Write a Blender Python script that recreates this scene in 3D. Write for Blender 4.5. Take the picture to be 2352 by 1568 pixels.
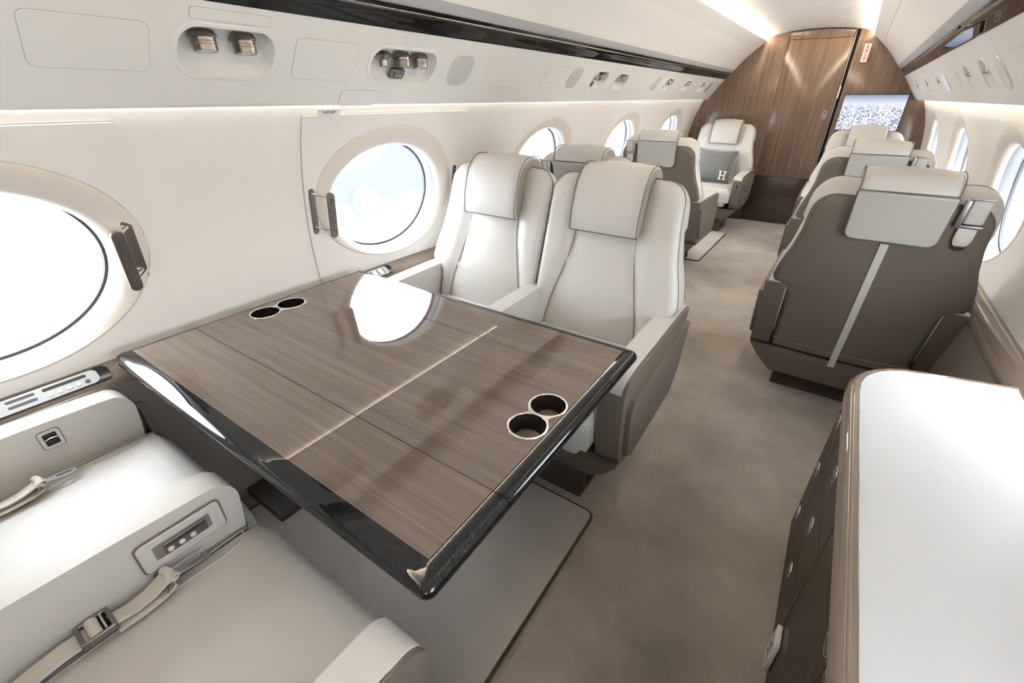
import bpy, bmesh, math, random
from mathutils import Vector, Matrix

random.seed(7)
for o in list(bpy.data.objects):
    bpy.data.objects.remove(o)
scene = bpy.context.scene
COL = scene.collection
PI = math.pi

# ------------------------------------------------------------------ camera, world, exposure
cam_d = bpy.data.cameras.new('camera')
cam_d.sensor_width = 36.0
cam_d.lens = 36.0 * 1021.0 / 2352.0
cam_d.clip_start = 0.02
cam = bpy.data.objects.new('camera', cam_d)
COL.objects.link(cam)
cam.location = (0.51, 0.0, 1.33)
cam.rotation_euler = (math.radians(90 - 28.787), 0, math.radians(34.444))
scene.camera = cam

world = bpy.data.worlds.new('world')
scene.world = world
world.use_nodes = True
_bg = world.node_tree.nodes['Background']
_bg.inputs['Color'].default_value = (0.88, 0.94, 1.0, 1)
_bg.inputs['Strength'].default_value = 6.8

scene.view_settings.view_transform = 'Standard'
scene.view_settings.look = 'None'
scene.view_settings.gamma = 1.0
scene.view_settings.use_curve_mapping = False
scene.view_settings.exposure = 1.27
scene.cycles.use_denoising = True
scene.cycles.max_bounces = 9
scene.cycles.diffuse_bounces = 6
scene.cycles.glossy_bounces = 4
scene.cycles.use_adaptive_sampling = True
scene.cycles.adaptive_threshold = 0.025
scene.cycles.transparent_max_bounces = 12
scene.cycles.sample_clamp_indirect = 6.0

CEIL_LIGHT = 17.0
CEIL_LIGHT_FWD = 52.0
SIDE_LIGHT = 7.5

# ------------------------------------------------------------------ materials
MATS = {}


def nodes_of(m):
    return m.node_tree.nodes, m.node_tree.links


def mat(name, col, rough=0.5, metal=0.0, coat=0.0, spec=0.5, sheen=0.0, emit=None, estr=0.0, bump=None, coat_rough=0.03):
    m = bpy.data.materials.new(name)
    m.use_nodes = True
    n, l = nodes_of(m)
    b = n['Principled BSDF']
    b.inputs['Base Color'].default_value = (*col, 1)
    b.inputs['Roughness'].default_value = rough
    b.inputs['Metallic'].default_value = metal
    b.inputs['Coat Weight'].default_value = coat
    b.inputs['Coat Roughness'].default_value = coat_rough
    b.inputs['Specular IOR Level'].default_value = spec
    b.inputs['Sheen Weight'].default_value = sheen
    if emit:
        b.inputs['Emission Color'].default_value = (*emit, 1)
        b.inputs['Emission Strength'].default_value = estr
    if bump:
        scale, strength = bump
        tc = n.new('ShaderNodeTexCoord')
        nz = n.new('ShaderNodeTexNoise')
        nz.inputs['Scale'].default_value = scale
        nz.inputs['Detail'].default_value = 3
        bp = n.new('ShaderNodeBump')
        bp.inputs['Strength'].default_value = strength
        bp.inputs['Distance'].default_value = 0.002
        l.new(tc.outputs['Object'], nz.inputs['Vector'])
        l.new(nz.outputs['Fac'], bp.inputs['Height'])
        l.new(bp.outputs['Normal'], b.inputs['Normal'])
    MATS[name] = m
    return m


def wood(name, axis, cols, coat=1.0, rough=0.35, scale=1.0):
    """straight-grained veneer, the grain runs along the given axis"""
    m = mat(name, cols[0], rough, coat=coat, coat_rough=0.012, spec=0.0)
    n, l = nodes_of(m)
    b = n['Principled BSDF']
    tc = n.new('ShaderNodeTexCoord')
    mp = n.new('ShaderNodeMapping')
    s = [46.0 * scale] * 3
    s[axis] = 1.1
    mp.inputs['Scale'].default_value = s
    n1 = n.new('ShaderNodeTexNoise')
    n1.inputs['Scale'].default_value = 1.0
    n1.inputs['Detail'].default_value = 5
    n1.inputs['Roughness'].default_value = 0.62
    n1.inputs['Distortion'].default_value = 0.15
    mp2 = n.new('ShaderNodeMapping')
    s2 = [190.0 * scale] * 3
    s2[axis] = 5.0
    mp2.inputs['Scale'].default_value = s2
    n2 = n.new('ShaderNodeTexNoise')
    n2.inputs['Scale'].default_value = 1.0
    n2.inputs['Detail'].default_value = 2
    mx = n.new('ShaderNodeMix')
    mx.data_type = 'FLOAT'
    mx.inputs[0].default_value = 0.38
    cr = n.new('ShaderNodeValToRGB')
    e = cr.color_ramp.elements
    e[0].position, e[0].color = 0.30, (*cols[0], 1)
    e[1].position, e[1].color = 0.70, (*cols[2], 1)
    k = cr.color_ramp.elements.new(0.5)
    k.color = (*cols[1], 1)
    l.new(tc.outputs['Object'], mp.inputs['Vector'])
    l.new(tc.outputs['Object'], mp2.inputs['Vector'])
    l.new(mp.outputs['Vector'], n1.inputs['Vector'])
    l.new(mp2.outputs['Vector'], n2.inputs['Vector'])
    l.new(n1.outputs['Fac'], mx.inputs[2])
    l.new(n2.outputs['Fac'], mx.inputs[3])
    l.new(mx.outputs[0], cr.inputs['Fac'])
    l.new(cr.outputs['Color'], b.inputs['Base Color'])
    return m


def carpet(name, c1, c2):
    m = mat(name, c1, 0.95, sheen=0.35, spec=0.1)
    n, l = nodes_of(m)
    b = n['Principled BSDF']
    tc = n.new('ShaderNodeTexCoord')
    big = n.new('ShaderNodeTexNoise')
    big.inputs['Scale'].default_value = 2.2
    big.inputs['Detail'].default_value = 6
    big.inputs['Roughness'].default_value = 0.6
    fine = n.new('ShaderNodeTexNoise')
    fine.inputs['Scale'].default_value = 420
    fine.inputs['Detail'].default_value = 2
    mx = n.new('ShaderNodeMix')
    mx.data_type = 'FLOAT'
    mx.inputs[0].default_value = 0.32
    cr = n.new('ShaderNodeValToRGB')
    e = cr.color_ramp.elements
    e[0].position, e[0].color = 0.36, (*c1, 1)
    e[1].position, e[1].color = 0.64, (*c2, 1)
    bp = n.new('ShaderNodeBump')
    bp.inputs['Strength'].default_value = 0.5
    bp.inputs['Distance'].default_value = 0.004
    l.new(tc.outputs['Object'], big.inputs['Vector'])
    l.new(tc.outputs['Object'], fine.inputs['Vector'])
    l.new(big.outputs['Fac'], mx.inputs[2])
    l.new(fine.outputs['Fac'], mx.inputs[3])
    l.new(mx.outputs[0], cr.inputs['Fac'])
    l.new(cr.outputs['Color'], b.inputs['Base Color'])
    l.new(fine.outputs['Fac'], bp.inputs['Height'])
    l.new(bp.outputs['Normal'], b.inputs['Normal'])
    return m


def carbon(name, ax):
    """diagonal carbon twill under a clear coat"""
    m = mat(name, (0.02, 0.02, 0.022), 0.5, coat=1.0, coat_rough=0.010, spec=0.0)
    n, l = nodes_of(m)
    b = n['Principled BSDF']
    tc = n.new('ShaderNodeTexCoord')
    wv = n.new('ShaderNodeTexWave')
    wv.wave_type = 'BANDS'
    wv.bands_direction = 'DIAGONAL'
    wv.inputs['Scale'].default_value = 130
    wv.inputs['Distortion'].default_value = 0.0
    cr = n.new('ShaderNodeValToRGB')
    e = cr.color_ramp.elements
    e[0].position, e[0].color = 0.35, (0.003, 0.003, 0.0035, 1)
    e[1].position, e[1].color = 0.65, (0.015, 0.015, 0.016, 1)
    l.new(tc.outputs['Object'], wv.inputs['Vector'])
    l.new(wv.outputs['Fac'], cr.inputs['Fac'])
    l.new(cr.outputs['Color'], b.inputs['Base Color'])
    return m


LEATHER = mat('leather_cream', (0.510, 0.492, 0.464), 0.42, bump=(900, 0.08))
LEATHER2 = mat('leather_sand', (0.30, 0.262, 0.222), 0.42, bump=(900, 0.08))
TAUPE = mat('leather_taupe', (0.135, 0.112, 0.092), 0.45, bump=(900, 0.10))
PIPING = mat('piping_brown', (0.14, 0.118, 0.098), 0.5)
PLINTH = mat('plinth_brown', (0.060, 0.048, 0.042), 0.45, bump=(400, 0.1))
WALL = mat('wall_cream', (0.69, 0.67, 0.645), 0.5, bump=(500, 0.04))
CEIL = mat('ceiling_cream', (0.72, 0.70, 0.67), 0.55, bump=(500, 0.04))
VAL = mat('valance_white', (0.68, 0.67, 0.645), 0.42, bump=(500, 0.03))
BEZEL = mat('bezel_beige', (0.60, 0.55, 0.495), 0.4)
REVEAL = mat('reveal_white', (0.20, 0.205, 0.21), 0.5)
SEAL = mat('window_seal', (0.06, 0.062, 0.066), 0.6)
GREYLIP = mat('grey_lip', (0.40, 0.40, 0.40), 0.4)
DARK = mat('gap_dark', (0.012, 0.011, 0.010), 0.7)
LOWER = mat('lower_panel_taupe', (0.20, 0.175, 0.155), 0.5, bump=(700, 0.08))
BRONZE = mat('bronze_brushed', (0.25, 0.225, 0.21), 0.28, metal=1.0)
CHROME = mat('chrome', (0.78, 0.75, 0.72), 0.14, metal=1.0)
SATIN = mat('satin_silver', (0.36, 0.355, 0.35), 0.42, metal=0.9)
LENS = mat('lens_glass', (0.30, 0.33, 0.31), 0.12, coat=1.0)
BLACKGLASS = mat('smoked_slot', (0.02, 0.018, 0.022), 0.12, coat=1.0)
PADGREY = mat('pad_grey', (0.52, 0.525, 0.51), 0.18, coat=0.6)
STRAP = mat('strap_webbing', (0.60, 0.56, 0.50), 0.75, bump=(1500, 0.35))
PILLOW = mat('pillow_wool', (0.125, 0.122, 0.119), 0.9, sheen=0.4, bump=(260, 0.35))
PILLOWEDGE = mat('pillow_stitch_dark', (0.045, 0.04, 0.038), 0.9)
WHITEPRINT = mat('white_print', (0.75, 0.72, 0.68), 0.7)
SIGNWHITE = mat('sign_white', (0.74, 0.70, 0.66), 0.5)
SIGNRED = mat('sign_red', (0.45, 0.015, 0.03), 0.5)
INK = mat('ink_dark', (0.06, 0.055, 0.05), 0.6)
BUTTON = mat('button_pearl', (0.66, 0.60, 0.585), 0.3, coat=0.4)
TOPWHITE = mat('worktop_white', (0.43, 0.435, 0.445), 0.5, spec=0.25, bump=(300, 0.02))
CUPDARK = mat('cup_liner', (0.035, 0.03, 0.026), 0.12, metal=0.6)
CORK = mat('cup_floor_cork', (0.27, 0.225, 0.165), 0.9, bump=(900, 0.8))
STRIPE = mat('stripe_grey', (0.52, 0.50, 0.475), 0.5)
FLAP_SHADED = mat('leather_flap_shaded', (0.40, 0.385, 0.355), 0.42, bump=(900, 0.08))  # headrest leather made greyer: shade on the rear flap put into the colour
KICK = mat('kick_leather', (0.050, 0.036, 0.030), 0.22, coat=0.5, bump=(300, 0.03))
TABLEWOOD = wood('table_veneer', 0, [(0.104, 0.076, 0.058), (0.138, 0.104, 0.081), (0.182, 0.141, 0.113)])
TABLEWOOD.node_tree.nodes['Principled BSDF'].inputs['Coat IOR'].default_value = 1.75
BULKWOOD = wood('bulkhead_veneer', 2, [(0.085, 0.056, 0.039), (0.145, 0.099, 0.070), (0.225, 0.160, 0.117)], coat=0.7, rough=0.3)
BULKWOOD.node_tree.nodes['Principled BSDF'].inputs['Coat Roughness'].default_value = 0.16
TRIMWOOD = wood('trim_veneer', 1, [(0.135, 0.102, 0.078), (0.182, 0.140, 0.110), (0.238, 0.188, 0.150)])
CABWOOD = wood('cabinet_veneer', 1, [(0.042, 0.031, 0.024), (0.056, 0.042, 0.034), (0.074, 0.057, 0.047)], coat=0.35)
CARPET = carpet('carpet_taupe', (0.255, 0.215, 0.176), (0.49, 0.435, 0.378))
MATC = carpet('mat_taupe', (0.42, 0.385, 0.35), (0.54, 0.50, 0.46))
MATEDGE = mat('mat_binding', (0.075, 0.057, 0.042), 0.9)
CARBON = carbon('carbon_twill', 0)
CONCRETE = mat('apron_concrete', (0.62, 0.63, 0.64), 0.8)
CARPAINT = mat('car_paint', (0.018, 0.019, 0.021), 0.6, spec=0.1)
CARGLASS = mat('car_glass', (0.014, 0.015, 0.017), 0.5, spec=0.1)
TYRE = mat('tyre_rubber', (0.012, 0.012, 0.013), 0.8)
ALLOY = mat('alloy_rim', (0.75, 0.75, 0.77), 0.3, metal=0.6)
COVE = mat('cove_led', (0.9, 0.85, 0.78), 0.6, emit=(1.0, 0.885, 0.745), estr=CEIL_LIGHT)
COVE_FWD = mat('cove_led_forward', (0.9, 0.85, 0.78), 0.6, emit=(1.0, 0.885, 0.745), estr=CEIL_LIGHT_FWD)
COVE2 = mat('sidewall_led', (0.9, 0.85, 0.78), 0.6, emit=(1.0, 0.90, 0.77), estr=SIDE_LIGHT)


def pane_material():
    m = bpy.data.materials.new('cabin_pane')
    m.use_nodes = True
    n, l = nodes_of(m)
    n.remove(n['Principled BSDF'])
    out = n['Material Output']
    tr = n.new('ShaderNodeBsdfTransparent')
    tr.inputs['Color'].default_value = (0.97, 0.98, 0.99, 1)
    tl = n.new('ShaderNodeBsdfTranslucent')
    tl.inputs['Color'].default_value = (0.92, 0.95, 0.98, 1)
    mx = n.new('ShaderNodeMixShader')
    mx.inputs[0].default_value = 0.06
    l.new(tr.outputs[0], mx.inputs[1])
    l.new(tl.outputs[0], mx.inputs[2])
    l.new(mx.outputs[0], out.inputs['Surface'])
    return m


PANE = pane_material()


def screen_material():
    """a city seen from above under a pale sky, shown on a lit screen"""
    m = bpy.data.materials.new('screen_city')
    m.use_nodes = True
    n, l = nodes_of(m)
    b = n['Principled BSDF']
    b.inputs['Base Color'].default_value = (0.01, 0.01, 0.012, 1)
    b.inputs['Roughness'].default_value = 0.15
    tc = n.new('ShaderNodeTexCoord')
    sep = n.new('ShaderNodeSeparateXYZ')
    l.new(tc.outputs['Generated'], sep.inputs[0])
    mp = n.new('ShaderNodeMapping')
    mp.inputs['Scale'].default_value = (44, 1, 34)
    l.new(tc.outputs['Generated'], mp.inputs['Vector'])
    vo = n.new('ShaderNodeTexVoronoi')
    vo.distance = 'CHEBYCHEV'
    vo.inputs['Scale'].default_value = 1.0
    l.new(mp.outputs['Vector'], vo.inputs['Vector'])
    nz = n.new('ShaderNodeTexNoise')
    nz.inputs['Scale'].default_value = 14
    nz.inputs['Detail'].default_value = 6
    nz.inputs['Roughness'].default_value = 0.75
    l.new(tc.outputs['Generated'], nz.inputs['Vector'])
    sepc = n.new('ShaderNodeSeparateColor')
    l.new(vo.outputs['Color'], sepc.inputs[0])
    mul = n.new('ShaderNodeMath')
    mul.operation = 'MULTIPLY'
    l.new(sepc.outputs[0], mul.inputs[0])
    l.new(nz.outputs['Fac'], mul.inputs[1])
    cr = n.new('ShaderNodeValToRGB')
    e = cr.color_ramp.elements
    e[0].position, e[0].color = 0.0, (0.16, 0.18, 0.30, 1)
    e[1].position, e[1].color = 0.42, (1.0, 1.0, 1.0, 1)
    k = e.new(0.16)
    k.color = (0.36, 0.40, 0.58, 1)
    k = e.new(0.28)
    k.color = (0.72, 0.74, 0.86, 1)
    l.new(mul.outputs[0], cr.inputs['Fac'])
    sky = n.new('ShaderNodeValToRGB')
    e = sky.color_ramp.elements
    e[0].position, e[0].color = 0.70, (0.80, 0.83, 0.92, 1)
    e[1].position, e[1].color = 1.0, (0.22, 0.27, 0.42, 1)
    l.new(sep.outputs[2], sky.inputs['Fac'])
    mask = n.new('ShaderNodeMapRange')
    mask.inputs[1].default_value = 0.62
    mask.inputs[2].default_value = 0.80
    l.new(sep.outputs[2], mask.inputs[0])
    mx = n.new('ShaderNodeMix')
    mx.data_type = 'RGBA'
    l.new(mask.outputs[0], mx.inputs[0])
    l.new(cr.outputs['Color'], mx.inputs[6])
    l.new(sky.outputs['Color'], mx.inputs[7])
    l.new(mx.outputs[2], b.inputs['Emission Color'])
    b.inputs['Emission Strength'].default_value = 0.50
    return m


SCREEN = screen_material()

# ------------------------------------------------------------------ mesh helpers


def link(o, parent=None):
    COL.objects.link(o)
    if parent is not None:
        o.parent = parent
    return o


def tag(o, label=None, cat=None, group=None, kind=None):
    if label:
        o['label'] = label
    if cat:
        o['category'] = cat
    if group:
        o['group'] = group
    if kind:
        o['kind'] = kind
    return o


def thing(name, label, cat, loc=(0, 0, 0), rotz=0.0, group=None, mtx=None):
    o = bpy.data.objects.new(name, None)
    o.empty_display_size = 0.05
    link(o)
    if mtx is not None:
        o.matrix_world = mtx
    else:
        o.location = loc
        o.rotation_euler = (0, 0, rotz)
    tag(o, label, cat, group)
    return o


def obj(name, bm, m, parent=None, smooth=True, angle=35):
    me = bpy.data.meshes.new(name)
    bmesh.ops.recalc_face_normals(bm, faces=bm.faces)
    if smooth:
        ca = math.radians(angle)
        for f in bm.faces:
            f.smooth = True
        for e in bm.edges:
            if len(e.link_faces) == 2 and e.calc_face_angle(0) > ca:
                e.smooth = False
    bm.to_mesh(me)
    bm.free()
    me.materials.append(m)
    return link(bpy.data.objects.new(name, me), parent)


def grid_faces(bm, rows, closed_u=False, closed_v=False, flip=False):
    """rows: list of lists of BMVerts"""
    nr, nc = len(rows), len(rows[0])
    for i in range(nr if closed_v else nr - 1):
        for j in range(nc if closed_u else nc - 1):
            a, b = rows[i][j], rows[i][(j + 1) % nc]
            c, d = rows[(i + 1) % nr][(j + 1) % nc], rows[(i + 1) % nr][j]
            vs = [a, b, c, d]
            u = []
            for v in vs:
                if v not in u:
                    u.append(v)
            if len(u) > 2:
                try:
                    bm.faces.new(u[::-1] if flip else u)
                except ValueError:
                    pass


def add_grid(bm, pts, **kw):
    rows = [[bm.verts.new(p) for p in r] for r in pts]
    grid_faces(bm, rows, **kw)
    return rows


def add_tube(bm, pts, r, seg=6, closed=False, cap=True):
    pts = [Vector(p) for p in pts]
    n = len(pts)
    rows = []
    up = Vector((0.013, 0.021, 1)).normalized()
    prev = None
    for i, p in enumerate(pts):
        if closed:
            t = pts[(i + 1) % n] - pts[i - 1]
        else:
            t = pts[min(i + 1, n - 1)] - pts[max(i - 1, 0)]
        if t.length < 1e-9:
            t = Vector((0, 0, 1))
        t.normalize()
        if prev is None:
            a = up if abs(t.dot(up)) < 0.9 else Vector((1, 0, 0))
            u = t.cross(a).normalized()
        else:
            u = (prev - t * prev.dot(t))
            u = u.normalized() if u.length > 1e-6 else t.cross(up).normalized()
        prev = u
        w = t.cross(u)
        rr = r[i] if isinstance(r, (list, tuple)) else r
        rows.append([bm.verts.new(p + u * math.cos(2 * PI * k / seg) * rr + w * math.sin(2 * PI * k / seg) * rr) for k in range(seg)])
    grid_faces(bm, rows, closed_u=True, closed_v=closed)
    if cap and not closed:
        bm.faces.new(rows[0][::-1])
        bm.faces.new(rows[-1])


def add_box(bm, lo, hi, bevel=0.0, seg=2, mtx=None):
    b = bmesh.new()
    bmesh.ops.create_cube(b, size=1.0)
    for v in b.verts:
        v.co = Vector(((lo[i] + hi[i]) / 2 + v.co[i] * (hi[i] - lo[i]) for i in range(3)))
    if bevel > 0:
        bmesh.ops.bevel(b, geom=b.edges[:], offset=bevel, segments=seg, profile=0.5, affect='EDGES')
    if mtx is not None:
        b.transform(mtx)
    merge(bm, b)


def merge(bm, b):
    me = bpy.data.meshes.new('tmp')
    b.to_mesh(me)
    b.free()
    bm.from_mesh(me)
    bpy.data.meshes.remove(me)


def add_prism(bm, poly, a0, a1, axis=0, bevel=0.0, seg=2, mtx=None):
    """poly: 2D points in the plane of the two other axes, extruded along axis"""
    b = bmesh.new()
    others = [i for i in range(3) if i != axis]

    def P(p, a):
        v = [0, 0, 0]
        v[axis] = a
        v[others[0]], v[others[1]] = p
        return v
    lo = [b.verts.new(P(p, a0)) for p in poly]
    hi = [b.verts.new(P(p, a1)) for p in poly]
    b.faces.new(lo)
    b.faces.new(hi[::-1])
    n = len(poly)
    for i in range(n):
        b.faces.new([lo[i], lo[(i + 1) % n], hi[(i + 1) % n], hi[i]])
    if bevel > 0:
        es = [e for e in b.edges if len(e.link_faces) == 2 and e.calc_face_angle(0) > 0.5]
        bmesh.ops.bevel(b, geom=es, offset=bevel, segments=seg, profile=0.5, affect='EDGES')
    if mtx is not None:
        b.transform(mtx)
    merge(bm, b)


def add_lathe(bm, prof, seg=24, mtx=None):
    """prof: (r, z) pairs turned about local z"""
    b = bmesh.new()
    rows = []
    for r, z in prof:
        if r < 1e-6:
            v = b.verts.new((0, 0, z))
            rows.append([v] * seg)
        else:
            rows.append([b.verts.new((r * math.cos(2 * PI * k / seg), r * math.sin(2 * PI * k / seg), z)) for k in range(seg)])
    grid_faces(b, rows, closed_u=True)
    if mtx is not None:
        b.transform(mtx)
    merge(bm, b)


def rrect(x0, y0, x1, y1, r, n=5):
    r = min(r, (x1 - x0) / 2 - 1e-5, (y1 - y0) / 2 - 1e-5)
    out = []
    for cx, cy, a in ((x1 - r, y1 - r, 0), (x0 + r, y1 - r, PI / 2), (x0 + r, y0 + r, PI), (x1 - r, y0 + r, 1.5 * PI)):
        for k in range(n + 1):
            t = a + PI / 2 * k / n
            out.append((cx + r * math.cos(t), cy + r * math.sin(t)))
    return out


def circ(cx, cy, r, n=28):
    return [(cx + r * math.cos(2 * PI * k / n), cy + r * math.sin(2 * PI * k / n)) for k in range(n)]


def plate(name, loops, thick, m, parent=None, bevel=0.0, mtx=None, zoff=0.0, bres=2):
    """flat plate with holes (first loop outside), z from zoff-thick to zoff"""
    cu = bpy.data.curves.new('tmp', 'CURVE')
    cu.dimensions = '2D'
    cu.fill_mode = 'BOTH'
    cu.extrude = max(thick / 2 - bevel, 0)
    cu.bevel_depth = bevel
    cu.bevel_resolution = bres
    cu.offset = -bevel
    for lp in loops:
        s = cu.splines.new('POLY')
        s.points.add(len(lp) - 1)
        for p, q in zip(s.points, lp):
            p.co = (q[0], q[1], 0, 1)
        s.use_cyclic_u = True
    t = bpy.data.objects.new('tmp', cu)
    COL.objects.link(t)
    bpy.context.view_layer.update()
    me = bpy.data.meshes.new_from_object(t.evaluated_get(bpy.context.evaluated_depsgraph_get()))
    bpy.data.objects.remove(t)
    bpy.data.curves.remove(cu)
    me.name = name
    tr = Matrix.Translation((0, 0, zoff - thick / 2))
    me.transform((mtx @ tr) if mtx is not None else tr)
    me.materials.clear()
    me.materials.append(m)
    o = bpy.data.objects.new(name, me)
    return link(o, parent)


def text(name, body, size, m, parent, mtx, depth=0.0006, spacing=1.0, align='CENTER', line=1.0, bold=0.0):
    cu = bpy.data.curves.new('tmp', 'FONT')
    cu.body = body
    cu.size = size
    cu.extrude = depth
    cu.align_x = align
    cu.offset = bold
    cu.align_y = 'CENTER'
    cu.space_character = spacing
    cu.space_line = line
    t = bpy.data.objects.new('tmp', cu)
    COL.objects.link(t)
    bpy.context.view_layer.update()
    me = bpy.data.meshes.new_from_object(t.evaluated_get(bpy.context.evaluated_depsgraph_get()))
    bpy.data.objects.remove(t)
    bpy.data.curves.remove(cu)
    me.name = name
    me.transform(mtx)
    me.materials.clear()
    me.materials.append(m)
    return link(bpy.data.objects.new(name, me), parent)


def frame(o, x, y, z):
    x, y, z = Vector(x).normalized(), Vector(y).normalized(), Vector(z).normalized()
    return Matrix(((x.x, y.x, z.x, o[0]), (x.y, y.y, z.y, o[1]), (x.z, y.z, z.z, o[2]), (0, 0, 0, 1)))


def copy_tree(o, parent=None):
    c = o.copy()
    COL.objects.link(c)
    c.parent = parent
    for ch in list(o.children):
        copy_tree(ch, c)
    return c


def smooth01(t):
    t = max(0.0, min(1.0, t))
    return t * t * (3 - 2 * t)


def interp(tab, z):
    if z <= tab[0][0]:
        return tab[0][1]
    for (z0, v0), (z1, v1) in zip(tab, tab[1:]):
        if z <= z1:
            return v0 + (v1 - v0) * (z - z0) / (z1 - z0)
    return tab[-1][1]


def ismooth(tab, z):
    """smooth interpolation through a table"""
    if z <= tab[0][0]:
        return tab[0][1]
    for (z0, v0), (z1, v1) in zip(tab, tab[1:]):
        if z <= z1:
            return v0 + (v1 - v0) * smooth01((z - z0) / (z1 - z0))
    return tab[-1][1]


# ------------------------------------------------------------------ the cabin shell
YB = 6.207            # forward bulkhead
YR = -3.0             # aft end, behind the camera
ZC = 0.80             # centre of the side-wall arc
RAD = {-1: 1.115, 1: 1.14}
T0 = math.asin((0.60 - ZC) / 1.115)
T1 = math.asin((1.375 - ZC) / 1.115)
TW = 0.148            # arc angle of the window centres
WIN_Y = {-1: [-2.555, -1.24, 0.07, 1.395, 2.715, 4.03, 5.345],
         1: [-2.5, -1.18, 0.14, 1.46, 2.79, 4.11, 5.47]}
BEZ = (0.384, 0.278)
GLS = (0.306, 0.219)
TG = 0.121            # arc angle of the glass centres


def wp(s, y, th, dr=0.0):
    r = RAD[s] + dr
    return Vector((s * r * math.cos(th), y, ZC + r * math.sin(th)))


def ring_cell(bm, s, y0, y1, t0, t1, yc, ay, at, dr, K=5, skirt=0.0):
    """wall cell between the rectangle and an elliptical window hole (at in metres along the arc)"""
    R = RAD[s]
    att = at / R
    cs = [math.atan2((tt - TW) * R, yy - yc) for yy, tt in ((y1, t1), (y0, t1), (y0, t0), (y1, t0))]
    base = [2 * PI * k / 72 - PI for k in range(72)]
    ang = sorted(set([round(a, 5) for a in base + cs]))
    inner, outer = [], []
    for a in ang:
        c, sn = math.cos(a), math.sin(a)
        inner.append((yc + ay * c, TW + att * sn))
        ks = []
        if c > 1e-9:
            ks.append((y1 - yc) / c)
        if c < -1e-9:
            ks.append((y0 - yc) / c)
        if sn > 1e-9:
            ks.append((t1 - TW) * R / sn)
        if sn < -1e-9:
            ks.append((t0 - TW) * R / sn)
        k = min(ks)
        outer.append((yc + k * c, TW + k * sn / R))
    pts = []
    for i in range(K + 1):
        f = i / K
        pts.append([wp(s, p[0] + (q[0] - p[0]) * f, p[1] + (q[1] - p[1]) * f, dr) for p, q in zip(inner, outer)])
    if skirt:
        pts.append([wp(s, q[0], q[1], dr + skirt) for q in outer])
    add_grid(bm, pts, closed_u=True)


def patch(bm, s, y0, y1, t0, t1, dr, n=8):
    add_grid(bm, [[wp(s, y, t0 + (t1 - t0) * i / n, dr) for y in (y0, y1)] for i in range(n + 1)])


def bounds(s):
    ys = WIN_Y[s]
    return [YR] + [(a + b) / 2 for a, b in zip(ys, ys[1:])] + [YB]


HATCH = {2: (-0.33, 0.452), 3: (0.972, 1.836)}      # left-hand windows set in removable exit panels
HT0, HT1 = math.asin((0.64 - ZC) / 1.115), math.asin((1.277 - ZC) / 1.115)

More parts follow.
